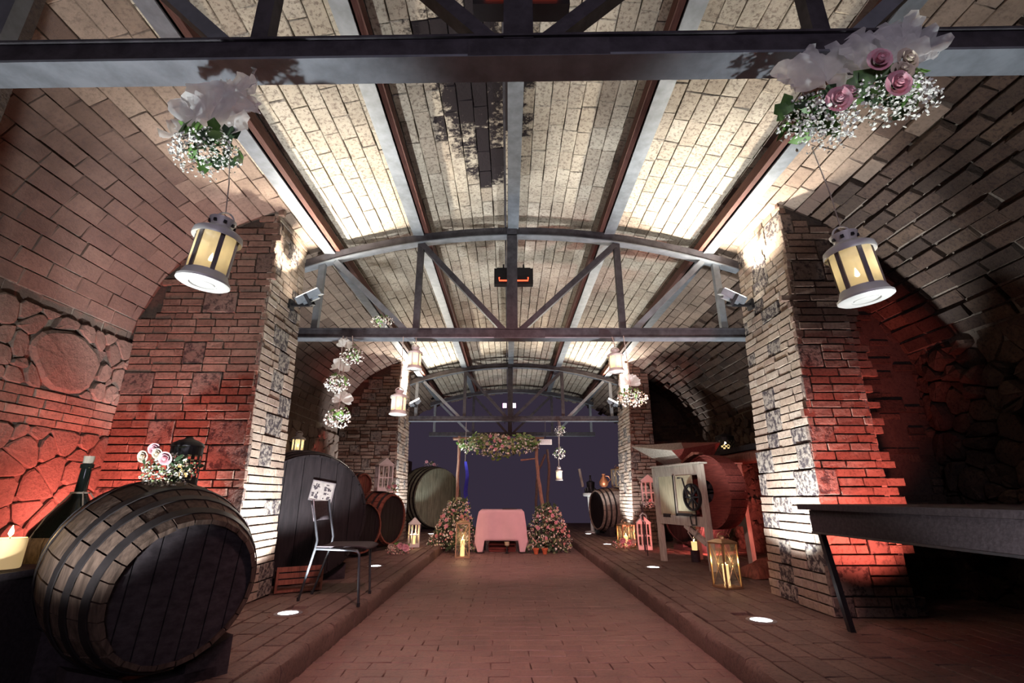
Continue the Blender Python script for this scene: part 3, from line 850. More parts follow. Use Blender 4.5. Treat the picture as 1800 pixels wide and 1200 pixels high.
R = random.Random(9)
for a, b in ((-.06, .045), (.06, .045), (-.06, -.045), (.06, -.045)):
    mb = MB()
    for k in range(9):
        x_ = a + R.uniform(-.035, .035); y_ = b + R.uniform(-.028, .028)
        tbox(mb, PT, (x_, y_, .008 + k * .0002), (R.uniform(.008, .03), R.uniform(.006, .03), .002))
    mb.build('picture_print', 'ink', t, kind='stuff')
# tap and plank at the foot of the big cask
t = thing('wooden_crate', 'shallow wooden crate leaning low against the big dark cask', 'crate', (-2.0, 5.05, PH), math.radians(30))
mb = MB()
for k in range(3): mb.box((0, -.01, .10 + k * .055), (.42, .014, .042))
mb.build('slat', 'barrel_red', t, kind='stuff')
mb = MB(); mb.box((0, .06, .02), (.42, .14, .02)); mb.build('bottom', 'barrel_red', t)
for sx in (-1, 1):
    mb = MB(); mb.box((sx * .2, .05, .1), (.02, .13, .18)); mb.build('end_board', 'barrel_red', t)

# ------------------------------------------------------------------ flowers
def leaf_mesh(mb, T, L, w, mi=0, ivy=False, R=random):
    mb.cur = mi
    if ivy:
        pts = [(0, 0), (.32, -.02), (.5, .22), (.28, .38), (.34, .62), (.0, 1.0), (-.34, .62), (-.28, .38), (-.5, .22), (-.32, -.02)]
    else:
        pts = [(0, 0), (.30, .22), (.42, .5), (.25, .8), (0, 1.0), (-.25, .8), (-.42, .5), (-.30, .22)]
    vs = [T @ Vector((x * w * 2, y * L, -abs(x) * w * .5 + .12 * L * math.sin(y * 2.5))) for x, y in pts] + [T @ Vector((0, .45 * L, .12 * L))]
    k = len(pts); mb.add(vs, [(i, (i + 1) % k, k) for i in range(k)])
def randrot(R, d=None):
    if d is None: d = Vector((R.gauss(0, 1), R.gauss(0, 1), R.gauss(0, 1)))
    d = d.normalized(); q = d.to_track_quat('Z', 'Y').to_matrix().to_4x4()
    return q @ Matrix.Rotation(R.uniform(0, 2 * PI), 4, 'Z')
def rose(mb, c, r, d, R):
    Q = randrot(R, Vector(d)); Q.translation = Vector(c)
    bud = [(.30, -.1), (.36, .2), (.28, .45), (.12, .58)]; m_ = 8; vs = [Q @ Vector((r * a * math.cos(2 * PI * i / m_), r * a * math.sin(2 * PI * i / m_), r * b)) for a, b in bud for i in range(m_)]
    mb.add(vs, [(q * m_ + i, q * m_ + (i + 1) % m_, (q + 1) * m_ + (i + 1) % m_, (q + 1) * m_ + i) for q in range(3) for i in range(m_)] + [tuple(3 * m_ + i for i in range(m_))])
    for ring, (n, r0, h, op) in enumerate(((3, .18, .62, .05), (4, .38, .62, .16), (5, .64, .52, .38), (6, .92, .34, .75))):
        for k in range(n):
            a = 2 * PI * k / n + ring * .7 + R.uniform(-.1, .1); w = 2 * PI / n * .72; vs = []
            for u in (-1, -.5, 0, .5, 1):
                for v in (0, .55, 1):
                    rr = r * (r0 * (.45 + .55 * v) + op * .25 * v * v) * (1 - .06 * abs(u)); zz = r * (h * v * (1 - .18 * u * u) - .25 * ring * .3)
                    t = a + u * w; vs.append(Q @ Vector((rr * math.cos(t), rr * math.sin(t), zz)))
            mb.add(vs, [(i * 3 + j, (i + 1) * 3 + j, (i + 1) * 3 + j + 1, i * 3 + j + 1) for i in range(4) for j in range(2)])
def tuft(mb, c, r, R, n=6, mi=0):
    """a small closed floret: a squashed, uneven octahedron with a dimple"""
    mb.cur = mi; Q = randrot(R); Q.translation = Vector(c)
    k = 5; ring = [(r * .62 * R.uniform(.75, 1.15) * math.cos(2 * PI * i / k), r * .62 * R.uniform(.75, 1.15) * math.sin(2 * PI * i / k), r * .12) for i in range(k)]
    vs = [Q @ Vector(v) for v in ring + [(0, 0, -r * .3), (0, 0, 0)]]
    mb.add(vs, [(i, (i + 1) % k, k) for i in range(k)] + [((i + 1) % k, i, k + 1) for i in range(k)])
def ell(R, rx, ry, rz, shell=.55):
    while True:
        v = Vector((R.uniform(-1, 1), R.uniform(-1, 1), R.uniform(-1, 1)))
        if shell < v.length < 1: return Vector((v.x * rx, v.y * ry, v.z * rz)), v.normalized()
def bow(parent, R, c, s, d=(0, -1, .2)):
    """bunched tulle: a few creased fans of thin net fabric"""
    for lobe in range(3):
        a = (PI * .18, PI * .82, PI * .5)[lobe] + R.uniform(-.35, .35)
        ax = Vector((math.cos(a), R.uniform(-.35, .2), math.sin(a))).normalized(); sd = Vector((-ax.z, R.uniform(-.3, .3), ax.x)).normalized(); dp = ax.cross(sd)
        mb = MB(); n, m = 7, 9; vs = []; L = s * R.uniform(.55, .8)
        zig = [R.uniform(-1, 1) for _ in range(m + 1)]; cr = [[R.uniform(-1, 1) for _ in range(m + 1)] for _ in range(n + 1)]
        for i in range(n + 1):
            t = i / n; sp = .10 + .55 * math.sin(min(1, t * 1.25) * PI * .62)
            for j in range(m + 1):
                u = j / m * 2 - 1
                bend = .30 * t * t * math.cos(u * 1.6)
                vs.append(Vector(c) + ax * (L * (t - .12 * t * abs(zig[j]) - .22 * t ** 3 * u * u)) + sd * (L * sp * u * .8) + dp * (L * (.16 * zig[j] * t + .10 * cr[i][j] * t - bend * .6)))
        mb.add(vs, [(i * (m + 1) + j, (i + 1) * (m + 1) + j, (i + 1) * (m + 1) + j + 1, i * (m + 1) + j + 1) for i in range(n) for j in range(m)])
        mb.build('tulle_fold', 'tulle', parent, 'all')
def bouquet(label, c, size, seed, leaves=16, nroses=0, tulle=True, group='hanging bouquets', white=150, name='flower_bouquet', detail=True, rosepos=None, green='leaf', string_top=None, tpos=None, colors=('blossom',), cat='bouquet', ivy=True):
    R = random.Random(seed); rx, ry, rz = size
    b = thing(name, label, cat, c, 0, group)
    core = MB(); 
    for k in range(8 if detail else 4):
        v, dd = ell(R, rx * .5, ry * .5, rz * .5, .1); core.tube([v * .2, v * .7, v * 1.5], .003 if detail else .005, 5)
    core.build('stems', 'leaf_dark', b, kind='stuff')
    s0 = (rx + rz) * .5
    for k in range(leaves if detail else 0):
        v, dd = ell(R, rx, ry * .9, rz * .8, .5)
        if R.random() < .75: v.z = abs(v.z) * .8 - rz * .05
        T = randrot(R, dd + Vector((0, -.5, .1))); T.translation = v * 1.02
        mb = MB(); mb.rv = R.random(); leaf_mesh(mb, T, s0 * R.uniform(.42, .62) * (1 if ivy else .7), s0 * R.uniform(.20, .30) * (1 if ivy else .38), 0, ivy); mb.build('leaf', green if R.random() < .65 else 'leaf_dark', b, True)
    mb = MB()
    for k in range(white):
        v, dd = ell(R, rx, ry, rz, .62 if k % 2 else .05)
        v.z = v.z * .85 - rz * .28
        if k % 3: v.y = -abs(v.y)
        mb.rv = R.random()
        tuft(mb, v, s0 * (R.uniform(.06, .10) if detail else R.uniform(.10, .17)), R, 5, R.randrange(len(colors)))
    mb.build('small_blossoms', list(colors), b, kind='stuff')
    if not detail:
        mb = MB()
        for k in range(leaves):
            v, dd = ell(R, rx, ry, rz, .4); v.z = v.z * .9 + rz * .1
            T = randrot(R, dd + Vector((0, -.4, .1))); T.translation = v * .8; leaf_mesh(mb, T, s0 * R.uniform(.28, .42), s0 * .14, 0)
        mb.build('foliage', green, b, kind='stuff')
    for k in range(nroses):
        p = rosepos[k] if rosepos and k < len(rosepos) else (R.uniform(-.6, .6) * rx, -ry * R.uniform(.6, .9), R.uniform(-.6, .5) * rz)
        mb = MB(); r_ = (rosepos[k][3] if rosepos and k < len(rosepos) and len(rosepos[k]) > 3 else s0 * .26)
        rose(mb, p[:3], r_, (R.uniform(-.3, .3), -1, R.uniform(-.5, .1)), R); mb.build('rose', 'rose_pink' if k < 2 else 'blossom_cream', b, True)
    if tulle:
        for tp in (tpos or [(0, -.02, rz * 1.2, s0 * 1.1)]): bow(b, R, tp[:3], tp[3])
    if string_top is not None:
        mb = MB(); mb.tube([(0, 0, 0), Vector(string_top) * .5 + Vector((.004, 0, 0)), string_top], .0028 if c[1] < 3 else .005, 5); mb.build('string', 'string', b)
    return b
bouquet('white and green hanging bouquet with one tulle bow under the nearest beam, left', (-1.12, 1.47, 2.235), (.125, .10, .11), 1, 32, 0, True, white=460, string_top=(.10, .03, .41), tpos=[(.0, -.02, .10, .24), (.05, -.02, .17, .20), (-.06, -.02, .08, .22), (.06, 0, .26, .14)])
bouquet('hanging bouquet with a pink rose below the nearest beam, left one of the right-hand pair', (1.16, 1.46, 2.37), (.15, .10, .14), 2, 30, 2, True, white=460, rosepos=[(.02, -.10, -.02, .042), (.11, -.05, .06, .035)], string_top=(-.05, .04, .37), tpos=[(.06, -.02, .15, .22), (.0, 0, .16, .2), (.08, 0, .20, .16)])
bouquet('hanging bouquet with cream and pink roses below the nearest beam, right one of the pair', (1.43, 1.42, 2.44), (.17, .10, .12), 3, 30, 4, True, white=460, rosepos=[(-.06, -.10, -.06, .042), (-.09, -.09, .06, .04), (.0, -.10, .05, .04), (-.03, -.10, 0.0, .036)], string_top=(-.02, .06, .32), tpos=[(.02, -.02, .13, .26), (.10, -.02, .17, .24), (-.06, 0, .12, .2), (.04, -.03, .18, .22)])
# bouquets at the middle truss
bouquet('pale pink hydrangea bunch lying on the middle beam', (-1.39, 4.93, 2.845), (.13, .09, .085), 4, 20, 0, False, white=130, detail=False, colors=('blossom_cream', 'blossom'), green='leaf', group='flowers at the middle truss')
bouquet('highest of three bouquets hanging in a row from the middle beam', (-1.68, 4.93, 2.46), (.13, .09, .12), 5, 26, 0, True, white=130, detail=False, group='flowers at the middle truss', string_top=(-.02, .0, .2), tpos=[(-.10, 0, .08, .17)])
bouquet('middle one of three bouquets hanging in a row from the middle beam', (-1.80, 4.93, 2.16), (.14, .09, .12), 6, 22, 0, True, white=170, detail=False, group='flowers at the middle truss', string_top=(.0, .0, .5), tpos=[(-.02, 0, .14, .17)])
bouquet('lowest of three bouquets hanging in a row from the middle beam', (-1.76, 4.93, 1.80), (.14, .09, .13), 7, 30, 0, True, white=170, detail=False, group='flowers at the middle truss', string_top=(.0, .0, .85), tpos=[(.02, 0, .15, .17)])
bouquet('tulle-tied hanging bouquet in front of the distant right pillar top', (1.29, 4.93, 2.00), (.17, .10, .11), 8, 26, 0, True, white=190, detail=False, group='flowers at the middle truss', string_top=(-.04, .0, .66), tpos=[(-.03, 0, .12, .2)], colors=('blossom_cream', 'blossom'))
bouquet('small white bouquet hanging just under the far beam', (1.18, 11.0, 2.46), (.14, .1, .15), 9, 10, 0, False, white=90, detail=False, group='flowers at the far truss', string_top=(0, .05, .2))
bouquet('small white bouquet above the smallest hanging lantern', (1.14, 11.0, 1.96), (.15, .1, .17), 10, 12, 0, False, white=90, detail=False, group='flowers at the far truss', string_top=(.03, .05, .7))

# ------------------------------------------------------------------ lanterns
def round_lantern(label, loc, R0, H, group, string_top=None, candle=True, tilt=(0, 0), detail=True):
    """white metal lantern: dished base, posts, frosted panes, domed roof, pierced collar, wire handle. origin at its base"""
    t = thing('hanging_lantern', label, 'lantern', loc, 0, group); t.rotation_euler = (tilt[0], tilt[1], 0)
    n = 32 if detail else 16; b = .17 * H
    mb = MB(); mb.lathe([(.001, .0), (R0 * .42, .0), (R0 * .45, .004), (R0 * .50, .004), (R0 * .52, -.001), (R0 * .9, -.001), (R0, .004), (R0, .012), (R0 * .92, .018), (R0 * .80, b * .9), (R0 * .2, b)], n)
    mb.build('base', 'white_metal', t, True)
    z0, z1 = b * .85, H * .66; rp = R0 * .78
    for k in range(6):
        a = 2 * PI * k / 6 + .3
        mb = MB(); rm = Matrix.Rotation(a, 3, 'Z'); mb.box(rm @ Vector((rp, 0, (z0 + z1) / 2)), (.006, R0 * .17, z1 - z0), rm); mb.build('post', 'grey_metal' if detail else 'white_metal', t)
        a2 = a + PI / 6; vs = []
        mb = MB(); da = PI / 6 - .10
        for q in range(5):
            th = a2 - da + 2 * da * q / 4
            for zz in (z0 + .002, z1 - .002): vs.append((rp * .975 * math.cos(th), rp * .975 * math.sin(th), zz))
        mb.add(vs, [(i * 2, i * 2 + 2, i * 2 + 3, i * 2 + 1) for i in range(4)]); mb.build('pane', 'frosted_glass', t, 'all')
    mb = MB(); zz = z1
    mb.lathe([(rp * 1.02, zz - .004), (rp * 1.22, zz - .012), (rp * 1.24, zz - .004), (rp * 1.20, zz + .012), (rp * 1.05, zz + H * .07), (rp * .72, zz + H * .115), (rp * .52, zz + H * .13)], n, cap=False)
    mb.build('roof', 'white_metal', t, True)
    zc = zz + H * .125
    mb = MB(); mb.lathe([(rp * .50, zc), (rp * .52, zc + H * .02), (rp * .66, zc + H * .10), (rp * .68, zc + H * .125), (rp * .60, zc + H * .13), (rp * .2, zc + H * .155)], n, cap=False)
    mb.build('chimney', 'white_metal', t, True)
    if detail:
        for k in range(8):
            a = 2 * PI * k / 8; mb = MB(); rm = Matrix.Rotation(a, 3, 'Z'); mb.box(rm @ Vector((rp * .60, 0, zc + H * .06)), (.010, .010, .010), rm); mb.build('vent_hole', 'black_metal', t)
    mb = MB(); hh = H * .16
    mb.tube([(rp * .62 * math.cos(a), 0, zc + H * .08 + hh * math.sin(a)) for a in [PI * k / 12 for k in range(13)]], .0035 if detail else .006, 6)
    mb.build('handle', 'white_metal', t, True)
    if candle:
        mb = MB(); mb.lathe([(R0 * .3, b), (R0 * .3, b + H * .12), (R0 * .05, b + H * .12)], 12); mb.build('candle', 'flame_wax', t, True)
        mb = MB(); mb.lathe([(.0008, b + H * .13), (R0 * .10, b + H * .17), (R0 * .06, b + H * .22), (.0008, b + H * .27)], 10); mb.build('flame', 'flame', t, True)
        light('candle_glow', 'POINT', (loc[0], loc[1], loc[2] + b + H * .25), .35 if detail else 1.2, (1, .80, .55), None, .012)
    if string_top is not None:
        mb = MB(); p0 = Vector((0, 0, zc + H * .08 + hh)); p1 = Vector(string_top)
        mb.tube([p0 + Vector((0, 0, -.004)), p0 * .6 + p1 * .4 + Vector((.006, 0, 0)), p1], .0022 if detail else .0045, 5); mb.build('string', 'string', t)
    return t
round_lantern('white round lantern hanging by the left near bouquet, shown against red masonry', (-1.085, 1.55, 1.715), .086, .285, 'white round lanterns', (-.03, -.06, .57), True, (0, .10))
round_lantern('white round lantern with a lit candle hanging at the right against the dark wall', (1.255, 1.55, 1.655), .086, .285, 'white round lanterns', (-.05, -.06, .60), True, (0, -.10))
round_lantern('upper lantern hanging left of the middle, just below the beam', (-1.005, 4.93, 2.28), .085, .27, 'white round lanterns', (0, 0, .36), True, detail=False)
round_lantern('lower lantern hanging left beside the distant left pillar', (-1.145, 4.93, 1.80), .092, .28, 'white round lanterns', (.0, 0, .85), True, detail=False)
round_lantern('lantern hanging right of the middle above the tulle bouquet', (1.145, 4.93, 2.25), .095, .27, 'white round lanterns', (-.02, 0, .40), True, detail=False)
round_lantern('smallest white lantern hanging to the right of the flower arbour', (1.12, 11.0, 1.33), .085, .30, 'white round lanterns', (.02, .0, 1.33), True, detail=False)
round_lantern('small white lantern standing on the ledge above the big dark cask', (-3.30, 7.62, 1.63), .11, .34, 'white round lanterns', None, True, detail=False)
# ledge and recess panels on the left wall
t = thing('wall_ledge', 'stone ledge on the left wall carrying a small white lantern', 'ledge', (-3.36, 7.3, 1.57))
mb = MB(); mb.box((.02, 0, .03), (.34, 2.4, .055)); mb.build('slab', 'wall_stone', t)
for yy in (-.8, .8):
    mb = MB(); mb.box((-.03, yy, -.06), (.2, .10, .12)); mb.build('corbel', 'wall_stone', t)
def box_lantern(name, label, loc, w, H, group, metal='gold_metal', rz=0, cross=True, house=False, candle=True, glass=True):
    t = thing(name, label, 'lantern', loc, rz, group); h = w / 2; bar = w * .075
    roofh = H * (.22 if house else .10); zt = H - roofh
    mb = MB(); mb.box((0, 0, bar * .6), (w, w, bar * 1.2)); mb.build('base', metal, t)
    for a in (-1, 1):
        for b in (-1, 1): mb = MB(); mb.box((a * (h - bar / 2), b * (h - bar / 2), zt / 2), (bar, bar, zt - bar)); mb.build('corner_post', metal, t)
    mb = MB()
    for a in (-1, 1): mb.box((0, a * (h - bar / 2), zt - bar / 2), (w, bar, bar)); mb.box((a * (h - bar / 2), 0, zt - bar / 2), (bar, w - 2 * bar, bar))
    mb.build('top_frame', metal, t)
    for k in range(4):
        rm = Matrix.Rotation(k * PI / 2, 4, 'Z')
        if house:
            for q in (-.17, .17):
                mb = MB(); mb.box(rm @ Vector((q * w * 1.05, -h + bar / 2, zt / 2)), (bar * .9, bar * .9, zt - 2 * bar)); mb.build('mullion', metal, t)
            mb = MB(); mb.box(rm @ Vector((0, -h + bar / 2, zt * .52)), (w - 2 * bar if k % 2 == 0 else bar * .8, bar * .8 if k % 2 == 0 else w - 2 * bar, bar)); mb.build('transom', metal, t)
            mb = MB(); mb.box(rm @ Vector((0, -h + bar / 2, zt * .08)), (w - 2 * bar if k % 2 == 0 else bar * .6, bar * .6 if k % 2 == 0 else w - 2 * bar, zt * .12)); mb.build('kick_panel', metal, t)
        elif cross:
            for sg in (-1, 1):
                mb = MB(); mb.tube([rm @ Vector((sg * (h - bar), -h + bar / 2, bar)), rm @ Vector((sg * -.01, -h + bar * .2, zt * .5)) , rm @ Vector((sg * (h - bar), -h + bar / 2, zt - bar))], w * .014, 5)
                mb.build('wire', metal, t)
        if glass and not house:
            mb = MB(); mb.add([rm @ Vector(v) for v in ((-h + bar, -h + bar, bar), (h - bar, -h + bar, bar), (h - bar, -h + bar, zt - bar), (-h + bar, -h + bar, zt - bar))], [(0, 1, 2, 3)]); mb.build('pane', 'clear_glass', t)
    e = h * (1.12 if house else 1.06)
    mb = MB(); tp = h * (.0 if house else .42); z1 = H - (0 if house else roofh * .35)
    vs = [(-e, -e, zt), (e, -e, zt), (e, e, zt), (-e, e, zt)]
    if house:
        vs += [(-e * .08, -e * .08, H), (e * .08, -e * .08, H), (e * .08, e * .08, H), (-e * .08, e * .08, H)]
        if name == 'house_lantern': vs = vs[:4] + [(0, -e, H), (0, -e, H), (0, e, H), (0, e, H)]
    else: vs += [(-tp, -tp, z1), (tp, -tp, z1), (tp, tp, z1), (-tp, tp, z1)]
    mb.add(vs, [(0, 1, 5, 4), (1, 2, 6, 5), (2, 3, 7, 6), (3, 0, 4, 7), (4, 5, 6, 7), (3, 2, 1, 0)]); mb.build('roof', metal if not house else 'white_metal', t)
    if not house:
        mb = MB(); mb.lathe([(w * .17, z1 - .003), (w * .16, z1 + H * .05), (w * .19, z1 + H * .055), (w * .05, z1 + H * .07)], 14); mb.build('chimney', metal, t, True)
        mb = MB(); mb.tube([(w * .40 * math.cos(a) + w * .1, 0, z1 + H * .03 + w * .26 * math.sin(a)) for a in [PI * k / 10 for k in range(11)]], w * .018, 6); mb.build('handle', metal, t, True)
    if candle:
        ch = zt * .50; mb = MB(); mb.lathe([(w * .15, bar * 1.1), (w * .15, ch), (w * .10, ch - .004), (w * .01, ch - .004)], 16); mb.build('candle', 'flame_wax', t, True)
        mb = MB(); mb.lathe([(.0008, ch), (w * .04, ch + w * .05), (w * .025, ch + w * .12), (.0008, ch + w * .2)], 10); mb.build('flame', 'flame', t, True)
        l = light('candle_glow', 'POINT', (loc[0], loc[1], loc[2] + ch + w * .12), 2.2 if loc[1] < 7 else 5, (1, .62, .28), None, .02)
    return t
box_lantern('candle_lantern', 'copper-coloured lantern with crossed wires and a lit candle, on the right side floor', (2.20, 5.32, PH), .20, .47, 'tall candle lanterns', 'gold_metal', .35)
box_lantern('candle_lantern', 'gilt lantern with a lit candle on the aisle floor left of the pink table', (-.80, 8.98, .0), .25, .62, 'tall candle lanterns', 'gold_metal', .1)
box_lantern('candle_lantern', 'gilt candle lantern with flowers before it at the foot of the distant right pillar', (2.12, 9.3, PH), .24, .42, 'tall candle lanterns', 'gold_metal', .2)
box_lantern('candle_lantern', 'gilt lantern half hidden behind the distant right pillar on the pale-striped cask', (2.62, 11.85, 1.205), .26, .46, 'tall candle lanterns', 'gold_metal', .2, candle=False)
box_lantern('house_lantern', 'white wooden house-shaped lantern on top of the red-lit cask', (-2.20, 8.75, 1.085), .26, .56, 'white wooden lanterns', 'white_metal', .5, house=True, candle=False)
box_lantern('house_lantern', 'white wooden house-shaped lantern on a black stand left of the wine press', (2.40, 8.60, .857), .23, .50, 'white wooden lanterns', 'white_metal', -.2, house=True, candle=False)
box_lantern('house_lantern', 'white wooden house-shaped lantern on the floor left of the wine press', (2.36, 8.95, PH), .23, .55, 'white wooden lanterns', 'white_metal', -.2, house=True, candle=False)
box_lantern('peaked_lantern', 'white peaked lantern with a glowing candle on the left side floor', (-1.72, 9.35, PH), .19, .50, 'white wooden lanterns', 'white_metal', .3, house=True)
t = thing('plant_stand', 'thin black stand lifting the upper white house lantern', 'stand', (2.40, 8.60, PH), -.2)
for a in (-1, 1):
    for b in (-1, 1): mb = MB(); mb.box((a * .13, b * .13 + .22 * 0, .35), (.016, .016, .70)); mb.build('leg', 'black_metal', t)
mb = MB(); mb.box((0, 0, .715), (.30, .30, .022)); mb.build('top', 'black_metal', t)
bouquet('cream and pink flowers before the gilt lantern at the distant right pillar', (2.02, 9.02, PH + .11), (.21, .16, .10), 31, 16, 3, False, 'floor flowers', 130, 'flower_posy', False, colors=('blossom_pink', 'blossom_cream'), rosepos=[(-.05, -.12, .03, .05), (.07, -.1, .0, .05), (.13, -.1, .02, .05)])
bouquet('pink flowers at the foot of the white peaked lantern', (-1.74, 8.22, PH + .10), (.22, .16, .10), 32, 20, 3, False, 'floor flowers', 130, 'flower_posy', False, colors=('blossom_pink', 'blossom_cream'), rosepos=[(.05, -.12, .03, .05), (.13, -.1, .0, .05), (-.1, -.1, .02, .05)])
bouquet('small posy beside the white lantern on the red-lit cask', (-1.99, 8.68, 1.15), (.14, .12, .09), 33, 12, 2, False, 'floor flowers', 60, 'flower_posy', False, colors=('blossom_pink', 'leaf_pale'))
bouquet('small flowers beside the white house lantern by the wine press', (2.34, 8.38, .90), (.12, .08, .09), 34, 16, 1, False, 'floor flowers', 60, 'flower_posy', False, colors=('blossom',), green='leaf_dark')
bouquet('small bunch of flowers on the round greenish cask', (-2.12, 13.5, 1.86), (.20, .12, .12), 35, 16, 2, False, 'floor flowers', 50, 'flower_posy', False, colors=('blossom_cream',), green='leaf_dark')

# arrangement and pierced lantern on the foreground barrel
def pierced_lantern(label, loc, r, h):
    t = thing('pierced_lantern', label, 'lantern', loc, 0, 'black pierced lanterns')
    mb = MB(); n = 28; m = 9
    for i in range(m):
        for k in range(n):
            if (i + k) % 2 == 0 and 1 < i < m - 2: continue
            a0 = 2 * PI * k / n; a1 = 2 * PI * (k + 1) / n; z0 = h * .8 * i / m; z1 = h * .8 * (i + 1) / m
            o_ = [(rr * math.cos(a), rr * math.sin(a), z) for rr in (r, r * .96) for a, z in ((a0, z0), (a1, z0), (a1, z1), (a0, z1))]
            mb.add(o_, [(0, 1, 2, 3), (7, 6, 5, 4), (0, 4, 5, 1), (1, 5, 6, 2), (2, 6, 7, 3), (3, 7, 4, 0)])
    mb.build('pierced_shade', 'black_metal', t)
    mb = MB(); mb.lathe([(r * .98, 0), (r * 1.02, .004), (r * 1.02, .012), (.001, .012)], n); mb.build('base', 'black_metal', t)
    mb = MB(); mb.lathe([(r * 1.03, h * .79), (r * 1.05, h * .81), (r * .95, h * .87), (r * .6, h * .93), (r * .3, h * .96), (r * .22, h)], n, cap=False); mb.build('lid', 'black_metal', t, True)
    mb = MB(); mb.tube([(r * .8 * math.cos(a), -r * .35, h * .75 + r * .9 * math.sin(a) * .5 - r * .4) for a in [PI * k / 12 for k in range(5, 13)]], r * .035, 6); mb.build('handle', 'white_metal', t, True)
    mb = MB(); mb.lathe([(r * .45, .012), (r * .45, h * .42), (.001, h * .42)], 16); mb.build('candle', 'flame_wax', t, True)
    mb = MB(); mb.lathe([(.0008, h * .43), (r * .14, h * .5), (.0008, h * .62)], 10); mb.build('flame', 'flame', t, True)
    light('candle_glow', 'POINT', (loc[0], loc[1], loc[2] + h * .5), 1.6, (1, .75, .4), None, .015)
pierced_lantern('black pierced-metal lantern behind the flowers on the foreground barrel', (-1.93, 2.93, 1.055), .085, .285)
pierced_lantern('black pierced-metal lantern on the dark shelf of the right wall', (3.72, 8.35, 1.70), .15, .33)
bouquet('rose and gypsophila arrangement on top of the foreground barrel', (-1.84, 2.68, 1.155), (.14, .11, .125), 41, 34, 4, False, 'barrel flowers', 620, 'flower_posy', True, colors=('blossom_cream', 'leaf_pale', 'blossom'), green='leaf_dark', ivy=False,
        rosepos=[(.035, -.10, .035, .034), (-.05, -.08, .085, .028), (-.10, -.08, .045, .03), (-.02, -.09, .06, .026)])

# ------------------------------------------------------------------ flower arbour, table, flower bushes
t = thing('flower_arbour', 'rustic wedding arbour of tree poles topped by a flower garland', 'arbour', (0, 10.3, 0))
def pole(name, pts, r, mat='bark'):
    mb = MB(); R = random.Random(len(pts) * 7 + int(r * 1000)); P = []
    for a, b in zip(pts, pts[1:]):
        for k in range(5): f_ = k / 5; P.append(Vector(a) * (1 - f_) + Vector(b) * f_ + Vector((R.uniform(-.008, .008), R.uniform(-.008, .008), 0)))
    P.append(Vector(pts[-1])); mb.tube(P, [r * (1 - .25 * i / len(P)) for i in range(len(P))], 8); mb.build(name, mat, t, True)
pole('left_post', [(-1.03, 0, 0), (-1.06, 0, .9), (-1.05, 0, 2.22)], .038)
pole('right_post', [(.74, -.02, 0), (.70, -.02, .8), (.60, 0, 1.5), (.58, 0, 2.2)], .042)
pole('branch', [(.58, .12, 0), (.56, .1, .9), (.62, .1, 1.5), (.78, .1, 1.85)], .03, 'bark_dark')
pole('branch', [(.86, .15, .1), (.80, .12, .9), (.86, .12, 1.5), (.82, .1, 1.95)], .034, 'bark_dark')
pole('branch', [(.26, .0, 1.72), (.62, 0, 1.76)], .018, 'bark')
pole('rail', [(-1.18, 0, 2.16), (-.9, 0, 2.17), (.1, 0, 2.15), (.75, 0, 2.18)], .03)
R = random.Random(77); mbf = MB(); mbb = MB()
for k in range(420):
    u = R.random(); x_ = -1.0 + 1.62 * u; w = .27 * math.sin(PI * min(1, max(0, u * .86 + .1))) ** .6
    v, dd = ell(R, .06, .16, w, .1)
    p = Vector((x_, 0, 2.03 + (.06 * math.sin(u * 9)))) + v
    T = randrot(R, dd + Vector((0, -.7, 0))); T.translation = p
    mbf.rv = R.random(); leaf_mesh(mbf, T, R.uniform(.07, .12), R.uniform(.025, .04), 0 if R.random() < .55 else 1)
for k in range(520):
    u = R.random(); x_ = -1.0 + 1.62 * u; v, dd = ell(R, .06, .2, .27 * math.sin(PI * min(1, max(0, u * .86 + .1))) ** .6, .3)
    tuft(mbb, Vector((x_, -.05, 2.02)) + v, R.uniform(.022, .045), R, 5, 0 if R.random() < .55 else 1)
mbf.build('garland_leaves', ['leaf', 'leaf_pale'], t, kind='stuff'); mbb.build('garland_blossoms', ['blossom', 'leaf_pale'], t, kind='stuff')
for x_, z_ in ((-.38, 2.20), (-.27, 2.22), (-.29, 2.10), (-.17, 2.10), (-.36, 1.98), (-.27, 1.93), (-.13, 2.0), (-.22, 2.14), (.02, 1.98), (-.45, 2.04), (.0, 2.16), (-.1, 2.2)):
    mb = MB(); rose(mb, (x_, -.18, z_), .032, (0, -1, -.2), R); mb.build('rose', 'rose_pink' if R.random() < .7 else 'blossom_cream', t, True)
